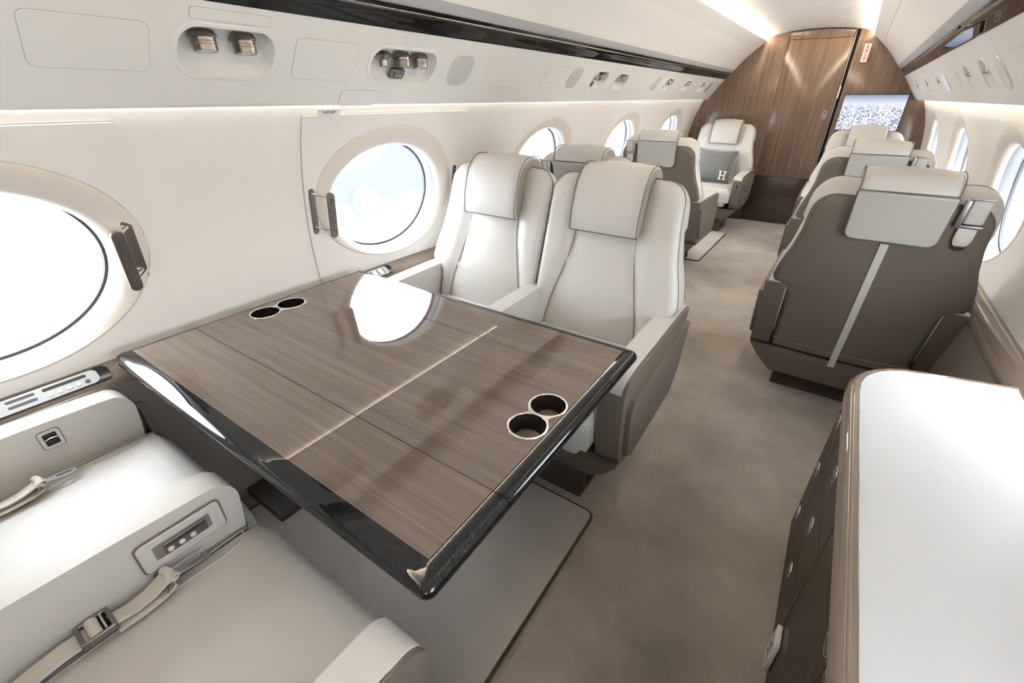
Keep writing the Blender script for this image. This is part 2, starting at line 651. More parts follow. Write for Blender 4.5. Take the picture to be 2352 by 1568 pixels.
SIDE = {-1: 'left', 1: 'right'}
walls = {}
wn = 0
for s in (-1, 1):
    bs = bounds(s)
    bm = bmesh.new()
    for i, yc in enumerate(WIN_Y[s]):
        ring_cell(bm, s, bs[i], bs[i + 1], T0, T1, yc, GLS[0] + 0.05, GLS[1] + 0.043, 0.014)
    w = obj('wall_' + SIDE[s], bm, WALL)
    tag(w, kind='structure')
    walls[s] = w
    for i, yc in enumerate(WIN_Y[s]):
        y0 = bs[i] + (0.0 if (s == -1 and i == 3) else 0.0012)
        y1 = bs[i + 1] - (0.0 if (s == -1 and i == 2) else 0.0012)
        bm = bmesh.new()
        if s == -1 and i in HATCH:
            h0, h1 = HATCH[i]
            g = 0.0015
            patch(bm, s, y0, h0 - g, T0, T1, 0)
            patch(bm, s, h1 + g, y1, T0, T1, 0)
            patch(bm, s, h0 - g, h1 + g, HT1 + g, T1, 0)
            patch(bm, s, h0 - g, h1 + g, T0, HT0 - g, 0)
            hb = bmesh.new()
            ring_cell(hb, s, h0, h1, HT0, HT1, yc, BEZ[0], BEZ[1], -0.006, skirt=0.012)
            obj('exit_hatch_panel', hb, WALL, w)
        else:
            ring_cell(bm, s, y0, y1, T0, T1, yc, BEZ[0], BEZ[1], 0)
        obj('side_panel', bm, WALL, w)
        # window
        wn += 1
        off = -0.006 if (s == -1 and i in HATCH) else 0.0
        N = 72

        def ell(a, b, dr):
            f = smooth01((BEZ[0] - 0.004 - a) / (BEZ[0] - 0.004 - GLS[0] - 0.02))
            tc_ = TW + (TG - TW) * f
            return [wp(s, yc + a * math.cos(2 * PI * k / N), tc_ + b / RAD[s] * math.sin(2 * PI * k / N), dr) for k in range(N)]
        bm = bmesh.new()
        add_grid(bm, [ell(BEZ[0] + 0.001, BEZ[1] + 0.001, 0.012), ell(BEZ[0] - 0.001, BEZ[1] - 0.001, off - 0.001), ell(BEZ[0] - 0.004, BEZ[1] - 0.004, off - 0.0025),
                      ell(BEZ[0] - 0.03, BEZ[1] - 0.018, off - 0.0005), ell(GLS[0] + 0.020, GLS[1] + 0.016, off + 0.006),
                      ell(GLS[0] + 0.006, GLS[1] + 0.005, off + 0.016), ell(GLS[0], GLS[1], off + 0.024)], closed_u=True)
        win = obj('window_%d' % wn, bm, BEZEL)
        tag(win, kind='structure')
        bm = bmesh.new()
        add_grid(bm, [ell(GLS[0], GLS[1], off + 0.024), ell(GLS[0] + 0.004, GLS[1] + 0.004, 0.035), ell(GLS[0] - 0.004, GLS[1] - 0.004, 0.052),
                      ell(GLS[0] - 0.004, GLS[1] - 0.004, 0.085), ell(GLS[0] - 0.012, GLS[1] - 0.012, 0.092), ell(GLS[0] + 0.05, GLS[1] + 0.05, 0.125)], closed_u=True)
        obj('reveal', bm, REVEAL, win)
        bm = bmesh.new()
        add_grid(bm, [ell(GLS[0] - 0.003, GLS[1] - 0.003, 0.0795), ell(GLS[0] - 0.011, GLS[1] - 0.011, 0.080), ell(GLS[0] - 0.011, GLS[1] - 0.011, 0.086), ell(GLS[0] - 0.003, GLS[1] - 0.003, 0.0865)], closed_u=True)
        obj('seal', bm, SEAL, win)
        bm = bmesh.new()
        rows = [ell((GLS[0] - 0.004) * f, (GLS[1] - 0.004) * f, 0.088) for f in (1.0, 0.8, 0.6, 0.4, 0.2)]
        rr = add_grid(bm, rows, closed_u=True)
        bm.faces.new(rr[-1])
        obj('pane', bm, PANE, win)
    # lower trim panel below the ledge
    bm = bmesh.new()
    R = RAD[s]
    add_grid(bm, [[(s * x, y, z) for y in (YR, YB)] for x, z in ((R - 0.062, 0.612), (R - 0.068, 0.58), (R - 0.085, 0.35), (R - 0.125, 0.06), (R - 0.135, -0.02))])
    obj('lower_panel', bm, LOWER, w)

# valance with the passenger service units
VB = (0.962, 1.302)
VT = (0.806, 1.508)
VL = math.hypot(VB[0] - VT[0], VT[1] - VB[1])


def vframe(s, y=0.0, t=0.0, n=0.0):
    d = Vector((-s * (VB[0] - VT[0]) / VL, 0, (VT[1] - VB[1]) / VL))
    u = Vector((0, -s, 0))
    nn = u.cross(d)
    o = Vector((s * VB[0], y, VB[1])) + d * t + nn * n
    return frame(o, u, d, nn)


PODS = {-1: [(0.583, 0.841, 0.092, 0.228, 2, 0), (1.165, 1.49, 0.090, 0.222, 3, 1), (2.875, 3.085, 0.090, 0.214, 2, 1),
             (3.215, 3.425, 0.088, 0.212, 2, 0), (4.27, 4.46, 0.092, 0.212, 2, 1), (4.82, 5.02, 0.092, 0.210, 2, 0), (5.38, 5.58, 0.092, 0.208, 2, 1)],
        1: [(5.30, 5.43, 0.07, 0.185, 1, 0), (4.56, 4.71, 0.07, 0.185, 1, 0), (3.96, 4.11, 0.07, 0.185, 1, 1),
            (2.93, 3.07, 0.070, 0.195, 1, 0), (2.56, 2.72, 0.066, 0.195, 1, 1)]}
PADS = {-1: [(1.568, 1.70, 0.094, 0.222), (2.575, 2.70, 0.094, 0.220), (3.975, 4.10, 0.094, 0.214), (5.70, 5.82, 0.094, 0.21)],
        1: [(2.315, 2.42, 0.065, 0.190), (3.66, 3.78, 0.065, 0.185)]}
ACC = {-1: [(0.318, 0.533, 0.104, 0.218), (0.618, 0.812, 0.237, 0.263), (0.895, 1.110, 0.096, 0.218), (1.79, 2.08, 0.092, 0.219), (2.315, 2.525, 0.093, 0.215), (1.086, 1.240, 0.004, 0.061)],
       1: [(1.92, 2.20, 0.075, 0.19), (3.30, 3.52, 0.075, 0.19)]}
valances = {}
for s in (-1, 1):
    def U(y):
        return -s * y
    lo, hi = min(U(YR), U(YB)), max(U(YR), U(YB))
    tl, th_ = [VL + 0.0042 * (YB + s * q) for q in (lo, hi)]
    loops = [[(lo, 0.014), (hi, 0.014), (hi, th_), (lo, tl)]]
    for (a, b, t0, t1, n, d) in PODS[s]:
        u0, u1 = sorted((U(a), U(b)))
        loops.append(rrect(u0, t0, u1, t1, 0.058, 8))
    v = plate('valance', loops, 0.004, VAL, walls[s], mtx=vframe(s))
    valances[s] = v
    bm = bmesh.new()
    fr = vframe(s)
    prof = [(0.0142, 0.0), (0.008, 0.0), (0.003, -0.003), (0.0, -0.008), (0.0, -0.014), (0.004, -0.02)]
    add_grid(bm, [[fr @ Vector((u, t, n)) for u in (lo, hi)] for t, n in prof])
    obj('valance_lip', bm, VAL, walls[s])
    for (a, b, t0, t1) in ACC[s]:
        u0, u1 = sorted((U(a), U(b)))
        plate('access_panel', [rrect(u0, t0, u1, t1, min(0.016, (t1 - t0) * 0.25), 4)], 0.0016, VAL, v, bevel=0.0006, mtx=fr, zoff=0.0014)
        o2 = plate('panel_gap', [rrect(u0 - 0.0014, t0 - 0.0014, u1 + 0.0014, t1 + 0.0014, min(0.0174, (t1 - t0) * 0.27), 4), rrect(u0, t0, u1, t1, min(0.016, (t1 - t0) * 0.25), 4)], 0.0005, GREYLIP, v, mtx=fr, zoff=0.0004)
    for (a, b, t0, t1) in PADS[s]:
        u0, u1 = sorted((U(a), U(b)))
        q = plate('speaker_cover', [rrect(u0, t0, u1, t1, 0.045, 7)], 0.008, PADGREY, v, bevel=0.003, mtx=fr, zoff=0.005, bres=3)
        tag(q, 'glossy pale grey rounded cover')

# upper side panels, carbon rail, ceiling
UP = [(0.463, 1.850), (0.472, 1.840), (0.515, 1.809), (0.553, 1.777), (0.5545, 1.7795), (0.558, 1.7735), (0.61, 1.726), (0.66, 1.676), (0.70, 1.628), (0.728, 1.594)]
LIP = [(0.728, 1.594), (0.7425, 1.576), (0.757, 1.566), (0.765, 1.566)]
RAIL = [(0.765, 1.566), (0.768, 1.556), (0.785, 1.534), (0.803, 1.513), (0.806, 1.506)]
ceil_b = [YR, -1.6, 0.2, 1.95, 3.55, 5.05, YB]


def rise(y, z):
    f = smooth01((1.86 - z) / 0.25)
    return 0.0042 * (YB - y) * f


def sweep(bm, prof, s, y0, y1, taper=False):
    def P(x, y, z):
        e = rise(y, z) if taper else 0.0
        return (s * (x - 0.604 * e), y, z + 0.797 * e)
    add_grid(bm, [[P(x, y, z) for y in (y0, y1)] for x, z in prof])


bm = bmesh.new()
sweep(bm, [(-1.16, 1.30), (-1.13, 1.45), (-0.98, 1.72), (-0.6, 2.02), (0, 2.06), (0.6, 2.02), (0.98, 1.72), (1.13, 1.45), (1.16, 1.30)], 1, YR, YB)
ceiling = obj('ceiling', bm, CEIL)
tag(ceiling, kind='structure')
for s in (-1, 1):
    for a, b in ((YR, 1.16), (1.16, YB)):
        bm = bmesh.new()
        sweep(bm, UP, s, a + 0.001, b - 0.001, True)
        sweep(bm, [(0.463, 1.850), (0.464, 1.8525), (0.475, 1.846), (0.56, 1.80)], s, a + 0.001, b - 0.001)
        o = obj('overhead_panel', bm, CEIL, ceiling, angle=20)
    bm = bmesh.new()
    sweep(bm, LIP, s, YR, YB, True)
    obj('overhead_lip', bm, GREYLIP, ceiling)  # panel edge turned downward, its shade put into the grey colour
    bm = bmesh.new()
    sweep(bm, RAIL, s, YR, YB, True)
    r = obj('carbon_rail', bm, CARBON, ceiling)
    bm = bmesh.new()
    sweep(bm, [(0.7685, 1.5540), (0.7685, 1.5525), (0.7715, 1.5490), (0.7735, 1.5485)], s, YR, YB, True)
    obj('rail_inlay', bm, BRONZE, r)
for a, b in zip(ceil_b, ceil_b[1:]):
    bm = bmesh.new()
    add_grid(bm, [[(x, y, 1.936 - 0.22 * x * x - 0.08 * x ** 4) for y in (a + 0.001, b - 0.001)] for x in [-0.6 + 1.2 * i / 24 for i in range(25)]])
    obj('ceiling_panel', bm, CEIL, ceiling)

# cove lighting strips
for s in (-1, 1):
    for y0, y1, m_, w_ in ((YR + 0.05, 2.75, COVE, 'aft half above the dining table'), (2.76, YB - 0.03, COVE_FWD, 'forward half, bright towards the wooden bulkhead')):
        bm = bmesh.new()
        add_grid(bm, [[(s * x, y, z) for y in (y0, y1)] for x, z in ((0.476, 1.850), (0.545, 1.832))])
        o = obj('ceiling_cove_light', bm, m_)
        tag(o, 'ceiling light strip on the %s, %s' % (SIDE[s], w_), 'light', 'ceiling cove lights')
    bm = bmesh.new()
    add_grid(bm, [[(s * x, y, z) for y in (YR + 0.05, YB - 0.02)] for x, z in ((0.968, 1.318), (0.974, 1.332))])
    o = obj('sidewall_cove_light', bm, COVE2)
    tag(o, 'thin warm light strip along the top of the %s side wall' % SIDE[s], 'light', 'side wall cove lights')

# floor and ends
bm = bmesh.new()
add_grid(bm, [[(x, y, 0) for x in (-1.1, -0.4, 0.4, 1.1)] for y in (YR, -1, 1, 3, 5, YB + 0.3)])
floor = obj('floor', bm, CARPET)
tag(floor, kind='structure')
bm = bmesh.new()
add_box(bm, (-1.25, YR - 0.05, -0.05), (1.25, YR, 2.08))
rear = obj('wall_rear', bm, BULKWOOD, smooth=False)
tag(rear, kind='structure')
bm = bmesh.new()
add_box(bm, (-1.25, YB + 0.04, -0.05), (1.25, YB + 0.09, 2.08))
front = obj('wall_front', bm, DARK, smooth=False)
tag(front, kind='structure')
bm = bmesh.new()
add_box(bm, (-1.2, YB - 0.012, 0.525), (-0.258, YB + 0.03, 2.02), 0.004)
obj('veneer_panel', bm, BULKWOOD, front)
bm = bmesh.new()
add_box(bm, (0.345, YB - 0.012, 0.525), (1.2, YB + 0.03, 2.02), 0.004)
obj('veneer_panel', bm, BULKWOOD, front)
bm = bmesh.new()
add_box(bm, (-1.2, YB - 0.012, 0.0), (-0.30, YB + 0.03, 0.5235), 0.003)
obj('kick_panel', bm, KICK, front)
bm = bmesh.new()
add_box(bm, (0.345, YB - 0.012, 0.0), (1.2, YB + 0.03, 0.5235), 0.003)
obj('kick_panel', bm, KICK, front)
bm = bmesh.new()
add_box(bm, (-0.29, YB, 0.522), (0.306, YB + 0.025, 1.848), 0.003)
door = obj('door_1', bm, BULKWOOD)
tag(door, kind='structure')
bm = bmesh.new()
add_box(bm, (-0.29, YB, 1.850), (0.306, YB + 0.025, 2.0), 0.003)
obj('top_panel', bm, BULKWOOD, door)
bm = bmesh.new()
add_box(bm, (-0.298, YB + 0.002, 0.008), (0.306, YB + 0.025, 0.5205), 0.003)
obj('kick_panel', bm, KICK, door)
bm = bmesh.new()
add_box(bm, (0.309, YB + 0.006, 0.02), (0.317, YB + 0.03, 1.95), 0.001)
obj('edge_strip', bm, SATIN, door)
FB = frame((0, YB, 0), (1, 0, 0), (0, 0, 1), (0, -1, 0))
lt = plate('latch', [rrect(0.236, 1.13, 0.268, 1.205, 0.003), rrect(0.243, 1.137, 0.261, 1.198, 0.002)], 0.004, SATIN, door, bevel=0.0008, mtx=FB, zoff=0.004)
plate('latch_well', [rrect(0.243, 1.137, 0.261, 1.198, 0.002)], 0.001, INK, lt, mtx=FB, zoff=0.0015)
bm = bmesh.new()
add_box(bm, (0.247, YB - 0.006, 1.145), (0.257, YB, 1.175), 0.002)
obj('latch_lever', bm, SATIN, lt)
bm = bmesh.new()
add_box(bm, (0.312, YB - 0.010, 1.318), (0.326, YB + 0.02, 1.43), 0.002)
obj('door_stop', bm, SIGNWHITE, door)
# curved trim above the door
bm = bmesh.new()
add_tube(bm, [(x, YB - 0.006, 1.932 - 0.22 * x * x - 0.08 * x ** 4) for x in [-0.26 + 0.57 * i / 20 for i in range(21)]], 0.006)
tr = obj('trim_3', bm, DARK)
tag(tr, kind='structure')

# ledges
tn = 0
for s in (-1, 1):
    R = RAD[s]
    tn += 1
    bm = bmesh.new()
    sweep(bm, [(R + 0.005, 0.652), (R - 0.018, 0.652), (R - 0.024, 0.6495), (R - 0.048, 0.635), (R - 0.068, 0.618), (R - 0.075, 0.605), (R - 0.0735, 0.594), (R - 0.062, 0.590), (R - 0.05, 0.592)], s, YR, YB - 0.005)
    o = obj('trim_%d' % tn, bm, TRIMWOOD, angle=50)
    tag(o, kind='structure')

# ------------------------------------------------------------------ light pods in the valance
DOWN = Vector((0, -0.74, 0.67)).normalized()


def add_spot(parent, x, y, z, r=0.027, nozzle=False):
    """flange, short turned barrel and lens, hanging from the roof of the recess"""
    ax = DOWN
    xa = Vector((1, 0, 0))
    ya = ax.cross(xa)
    M4 = frame((x, y, z), xa, ya, ax)
    bm = bmesh.new()
    if nozzle:
        add_lathe(bm, [(0, -0.012), (r * 0.9, -0.012), (r * 1.25, -0.002), (r * 1.28, 0.001), (r * 1.1, 0.002), (r * 0.75, 0.008), (r * 0.5, 0.012), (r * 0.52, 0.03), (r * 0.42, 0.031), (r * 0.4, 0.022), (0, 0.022)], 28, M4)
        sp = obj('air_nozzle', bm, BRONZE, parent)
        return sp
    add_lathe(bm, [(0, -0.014), (r * 1.05, -0.014), (r * 1.22, -0.004), (r * 1.24, -0.001), (r * 1.12, 0.001), (r * 1.02, 0.001), (r * 1.01, 0.009), (r * 1.04, 0.010), (r * 1.03, 0.016),
                   (r * 1.0, 0.017), (r * 0.99, 0.029), (r * 0.94, 0.0295), (r * 0.93, 0.028), (0, 0.028)], 28, M4)
    sp = obj('spotlight', bm, BRONZE, parent)
    bm = bmesh.new()
    add_lathe(bm, [(r * 0.92, 0.0282), (r * 0.5, 0.0292), (0, 0.0296)], 24, M4)
    obj('lens', bm, LENS, sp)
    return sp


def make_pod(s, a, b, t0, t1, nsp, disp, label):
    yc, tc = (a + b) / 2, (t0 + t1) / 2
    hw, hh = (b - a) / 2, (t1 - t0) / 2
    p = thing('service_unit', label, 'light', mtx=vframe(s, yc, tc), group='overhead service units')
    plate('rim', [rrect(-hw - 0.003, -hh - 0.003, hw + 0.003, hh + 0.003, 0.06, 8), rrect(-hw + 0.008, -hh + 0.008, hw - 0.008, hh - 0.008, 0.05, 8)], 0.004, VAL, p, bevel=0.0012, zoff=0.0025)
    bm = bmesh.new()
    rings = []
    for inset, z, dy in ((0.007, 0.0, 0), (0.010, -0.006, 0), (0.014, -0.022, 0.0), (0.024, -0.036, 0.002), (0.038, -0.042, 0.006)):
        rings.append([(q[0], q[1] + dy, z) for q in rrect(-hw + inset, -hh + inset, hw - inset, hh - inset, max(0.055 - inset, 0.01), 8)])
    rr = add_grid(bm, rings, closed_u=True)
    bm.faces.new(rr[-1])
    obj('recess', bm, VAL, p)
    r = min(0.027, hh * 0.42)
    for k in range(nsp):
        f = 0 if nsp == 1 else (k / (nsp - 1) * 2 - 1)
        sp = (0.05 if nsp == 2 else 0.088) if hw > 0.115 else 0.042
        add_spot(p, -s * f * sp * (1 if nsp > 1 else 0), 0.018 - (0.004 if nsp == 3 else 0), -0.026, r if hw > 0.1 else r * 0.8, nozzle=(nsp == 3 and k == 0))
    if disp:
        w = 0.032 if nsp == 3 else 0.02
        x0 = -s * (-0.012 if nsp == 3 else -hw * 0.45)
        q = plate('control_plate', [rrect(x0 - w, -0.054, x0 + w, -0.018, 0.007)], 0.010, BRONZE, p, bevel=0.0015, zoff=-0.008)
        plate('display', [rrect(x0 - w * 0.6, -0.048, x0 + w * 0.72, -0.022, 0.003)], 0.001, BLACKGLASS, q, zoff=-0.0072)
        if nsp == 3:
            text('digits', '006', 0.019, CHROME, q, Matrix.Translation((x0 + 0.003, -0.039, -0.0068)), spacing=1.1)
            for k in range(3):
                plate('legend', [rrect(x0 - 0.016 + 0.0135 * k, -0.0272, x0 - 0.0065 + 0.0135 * k, -0.0252, 0.0005, 1)], 0.0004, SIGNWHITE, q, zoff=-0.0068)
    return p


PL = {-1: ['pair of bronze reading lights in an oval recess, nearest the camera',
           'oval recess with two bronze lights, an air nozzle and a 006 counter plate',
           'overhead recess with bronze lights and control plate, beyond the second grey cover on the window-side left',
           'overhead recess with two bronze lights and no control plate, third of the left-hand row from the wooden bulkhead side after the grey cover',
           'small overhead recess with control plate just after the third grey cover on the left',
           'small overhead recess with two lights, second from the wooden bulkhead on the left',
           'small overhead recess with lights, closest to the wooden bulkhead on the left'],
      1: ['narrow overhead recess closest to the wooden bulkhead, above the television side', 'narrow overhead recess on the right, second from the wooden bulkhead',
          'narrow overhead recess on the right with a small plate, third from the wooden bulkhead', 'overhead recess with bronze light on the right, above the second right-hand window',
          'largest overhead recess at the right edge with bronze light and plate']}
PL[-1][2] = 'left overhead recess with bronze lights and control plate, next to the second grey cover'
PL[-1][3] = 'left overhead recess with two bronze lights only, between two units with plates'
for s in (-1, 1):
    for pd, lb in zip(PODS[s], PL[s]):
        make_pod(s, *pd, lb)

# exit label plate and clear hook above the second window
q = thing('placard', 'small cream placard with two lines of print above the exit window', 'sign', mtx=frame(wp(-1, 1.067, 0.4555, -0.014), (0, 1, 0), (math.sin(0.4555), 0, math.cos(0.4555)), (math.cos(0.4555), 0, -math.sin(0.4555))))
plate('plate', [rrect(-0.046, -0.012, 0.046, 0.011, 0.002)], 0.007, WALL, q, bevel=0.001)
text('print', 'EXIT WINDOW INSIDE\nREMOVE COVERING', 0.0052, INK, q, Matrix.Translation((0, 0.0, 0.0004)), depth=0.0002, line=0.9)
q = thing('coat_hook', 'tiny clear plastic hook below the placard on the exit panel', 'hook', mtx=frame(wp(-1, 1.092, 0.4232, -0.008), (0, 1, 0), (math.sin(0.42), 0, math.cos(0.42)), (math.cos(0.42), 0, -math.sin(0.42))))
CLEAR = mat('clear_plastic', (0.82, 0.79, 0.75), 0.08, coat=1.0)
plate('hook_plate', [rrect(-0.007, -0.008, 0.007, 0.012, 0.005)], 0.002, CLEAR, q, bevel=0.0006)
bm = bmesh.new()
add_tube(bm, [(0.0, 0.004, 0.0), (0.002, -0.004, 0.006), (0.007, -0.008, 0.009), (0.012, -0.006, 0.011), (0.014, 0.0, 0.011)], 0.0017, 6)
obj('hook_arm', bm, CLEAR, q)

# ------------------------------------------------------------------ emergency-exit pull handles
def make_handle(y, th, lean, label):
    n = Vector((math.cos(th), 0, -math.sin(th)))
    up = Vector((math.sin(th), 0, math.cos(th)))
    M4 = frame(wp(-1, y, th, -0.007), Vector((0, 1, 0)), up, n) 
    h = thing('pull_handle', label, 'handle', mtx=M4, group='exit pull handles')
    plate('backplate', [rrect(-0.0125, -0.088, 0.0125, 0.088, 0.0124, 8)], 0.003, BRONZE, h, bevel=0.0008, zoff=0.003)
    for yy in (-0.062, 0.066):
        bm = bmesh.new()
        add_tube(bm, [(0.0, yy + 0.004, 0.0), (0.002 * lean / 0.04, yy + 0.003, 0.010), (lean * 0.35, yy, 0.022), (lean * 0.75, yy - 0.004, 0.038), (lean * 0.97, yy - 0.007, 0.052)], 0.0042, 10)
        obj('stem', bm, CHROME, h)
    g = plate('grip', [rrect(lean - 0.0155, -0.096, lean + 0.0155, 0.080, 0.0154, 10)], 0.010, BRONZE, h, bevel=0.002, zoff=0.060)
    for k, ch in enumerate('PULL'):
        text('letter', ch, 0.036, INK, g, Matrix.Translation((lean, 0.043 - 0.0335 * k, 0.0601)), depth=0.0002)
    return h


make_handle(0.418, math.asin((0.945 - ZC) / 1.115), -0.042, 'bronze handle lettered PULL beside the cropped near window')
make_handle(1.000, math.asin((0.945 - ZC) / 1.115), 0.042, 'bronze handle lettered PULL on the far exit window, fully in view')
make_handle(1.812, math.asin((0.945 - ZC) / 1.115), -0.014, 'bronze pull handle showing only as a sliver beside the window seat headrest')

# ------------------------------------------------------------------ seats
ZT = 1.068
RC = 0.076
YR_T = [(0.10, -0.02), (0.28, -0.055), (0.60, -0.135), (0.85, -0.195), (1.08, -0.245)]
YF_T = [(0.30, 0.06), (0.46, 0.035), (0.62, -0.005), (0.85, -0.075), (1.08, -0.145)]
W_FLARE = [(0.28, 0.262), (0.56, 0.264), (0.585, 0.268), (0.603, 0.288), (0.618, 0.322), (0.64, 0.334), (0.70, 0.322), (0.80, 0.293), (0.90, 0.276), (1.00, 0.268), (1.10, 0.266)]
W_STR = [(0.28, 0.262), (0.70, 0.265), (1.0, 0.266), (1.10, 0.265)]


def back_grids(fl, fr):
    """outline-based front and rear surfaces of a seat back"""
    zs = [0.28, 0.36, 0.44, 0.50, 0.54, 0.565, 0.58, 0.59, 0.60, 0.61, 0.62, 0.63, 0.645, 0.665, 0.69, 0.72, 0.76]
    nt = 14
    us = [math.sin(PI / 2 * (i / 15)) for i in range(-15, 16)]
    wt = 0.266
    F, B = [], []

    def top(u):
        ax = abs(u) * wt
        if ax <= wt - RC:
            return ZT
        q = (ax - (wt - RC)) / RC
        return ZT - RC * (1 - math.sqrt(max(0, 1 - q * q)))
    rows = [(z, None) for z in zs] + [(None, i / nt) for i in range(1, nt + 1)]
    for z, f in rows:
        rf, rb = [], []
        for u in us:
            zz = z if z is not None else 0.76 + (top(u) - 0.76) * f
            W = interp(W_FLARE if (fr if u > 0 else fl) else W_STR, zz)
            x = u * W
            d = min((1 - abs(u)) * W, top(u) - zz)
            rr = 0.030
            e = rr - math.sqrt(max(0, rr * rr - max(0, rr - d) ** 2))
            xs = 0.128 + 0.075 * smooth01((0.87 - zz) / 0.42)
            bol = 0.020 * smooth01((abs(x) - xs) / 0.05) - 0.006 * math.exp(-((abs(x) - xs) / 0.010) ** 2)
            cen = 0.010 * max(0, 1 - (x / xs) ** 2)
            rf.append(Vector((x, interp(YF_T, zz) + bol + cen - e, zz)))
            r2 = 0.016
            e2 = r2 - math.sqrt(max(0, r2 * r2 - max(0, r2 - d) ** 2))
            dome = 0.012 * (1 - u * u)
            zb = zz - 0.056 * smooth01((zz - 0.70) / 0.33)
            rb.append(Vector((x * 0.982, interp(YR_T, zb) - dome + e2, zb)))
        F.append(rf)
        B.append(rb)
    return F, B


def edge_loop(G):
    return [r[0] for r in G] + G[-1][1:-1] + [r[-1] for r in G][::-1]


def make_back(seat, fl, fr):
    F, B = back_grids(fl, fr)
    ef, eb = edge_loop(F), edge_loop(B)
    bm = bmesh.new()
    add_grid(bm, F)
    mid = []
    for f in (0.0, 0.1, 0.3, 0.5, 0.7, 0.9, 1.0):
        row = []
        for a, b in zip(ef, eb):
            p = a.lerp(b, f)
            c = Vector((0, p.y, 0.8))
            o = Vector((p.x, 0, p.z - 0.75))
            o.normalize()
            row.append(p + o * (0.016 * math.sin(PI * f) * (1 if p.z > 0.9 else 0.4)))
        mid.append(row)
    add_grid(bm, mid)
    bmesh.ops.remove_doubles(bm, verts=bm.verts, dist=0.0003)
    back = obj('backrest', bm, LEATHER, seat, angle=50)
    bm = bmesh.new()
    add_grid(bm, B)
    obj('back_shell', bm, TAUPE, seat, angle=50)
    bm = bmesh.new()
    add_tube(bm, [p + Vector((0, 0.001, 0)) for p in ef], 0.0020, 6)
    add_tube(bm, [p + Vector((0, -0.001, 0)) for p in eb], 0.0030, 6)
    for sg in (-1, 1):
        pts = []
        for k in range(22):
            z = 0.455 + (0.875 - 0.455) * k / 21
            xs = 0.128 + 0.075 * smooth01((0.87 - z) / 0.42)
            pts.append((sg * xs, interp(YF_T, z) + 0.0005, z))
        add_tube(bm, pts, 0.0018, 6)
    obj('piping', bm, PIPING, back)


def head_profile(hz=0.0):
    """side profile (y, z) of the wrap-over headrest, front bottom round to rear bottom"""
    pts = [(-0.050, 0.868), (-0.038, 0.872), (-0.035, 0.885), (-0.041, 0.95), (-0.060, 1.02), (-0.076, 1.062), (-0.100, 1.090), (-0.125, 1.108), (-0.155, 1.116), (-0.19, 1.115), (-0.225, 1.108), (-0.250, 1.090), (-0.259, 1.066), (-0.259, 1.040)]
    return pts


def make_headrest(seat):
    pr = head_profile()
    HW = 0.137
    bm = bmesh.new()
    xs = [-HW, -HW + 0.003, -HW + 0.010, -0.09, -0.045, 0, 0.045, 0.09, HW - 0.010, HW - 0.003, HW]
    rows = []
    cen = Vector((0, -0.155, 0.98))
    for x in xs:
        d = HW - abs(x)
        ins = 0.010 if d < 1e-6 else (0.004 if d < 0.004 else 0.0)
        crown = -0.010 * (x / HW) ** 2
        row = []
        for (y, z) in pr:
            v = Vector((x, y, z + (crown if z > 1.03 else 0)))
            if ins:
                dv = Vector((0, y, z)) - Vector((0, -0.15, 0.97))
                dv.normalize()
                v -= dv * ins
            row.append(v)
        rows.append(row)
    R_ = add_grid(bm, rows)
    for row in (R_[0], R_[-1]):
        bm.faces.new(row)
    lower = [r[0] for r in R_]
    rear = [r[-1] for r in R_]
    grid_faces(bm, [lower, rear])
    h = obj('headrest', bm, LEATHER, seat, angle=50)
    for sg in (-1, 1):
        bm = bmesh.new()
        vs = [bm.verts.new((sg * (HW + 0.0006), -0.15 + (y + 0.15) * 0.93, 0.97 + (z - 0.97) * 0.93 - (0.008 if z > 1.03 else 0))) for (y, z) in pr]
        bm.faces.new(vs)
        obj('gusset', bm, LEATHER2, h)
    bm = bmesh.new()
    for x in (-HW + 0.0005, HW - 0.0005):
        add_tube(bm, [(x, y + (0.002 if y > -0.15 else -0.002), z + (0.0 if z < 1.03 else -0.006)) for (y, z) in pr], 0.0021, 6)
    add_tube(bm, [(x, pr[0][0] + 0.009, pr[0][1] + 0.001) for x in (-HW, -0.07, 0, 0.07, HW)], 0.0019, 6)
    add_tube(bm, [(x, pr[-1][0] - 0.0005, pr[-1][1] + 0.0005) for x in (-HW, -0.07, 0, 0.07, HW)], 0.0022, 6)
    obj('piping', bm, PIPING, h)
    # flap hanging down the rear
    b0, b1 = Vector((0, -0.2605, 1.038)), Vector((0, -0.222, 0.864))
    dn = (b1 - b0)
    L = dn.length
    M4 = frame(b0, (-1, 0, 0), -dn, Vector((-1, 0, 0)).cross(-dn))
    loop = [(-HW, 0.0), (HW, 0.0)] [::-1]
    r = 0.028
    w0, w1 = HW, HW - 0.002
    lp = [(w0, 0), (-w0, 0)]
    lp += [(-w1 + r - r * math.cos(a), -L + r - r * math.sin(a)) for a in [PI / 2 * k / 6 for k in range(7)]]
    lp += [(w1 - r + r * math.sin(a), -L + r - r * math.cos(a)) for a in [PI / 2 * k / 6 for k in range(7)]]
    plate('headrest_flap', [lp], 0.016, FLAP_SHADED, seat, bevel=0.005, mtx=M4, zoff=0.0025, bres=3)
    bm = bmesh.new()
    add_tube(bm, [M4 @ Vector((q[0] * 1.012, q[1] - 0.002, -0.002)) for q in lp[1:] + lp[:1]], 0.0034, 6)
    obj('flap_piping', bm, PIPING, h)


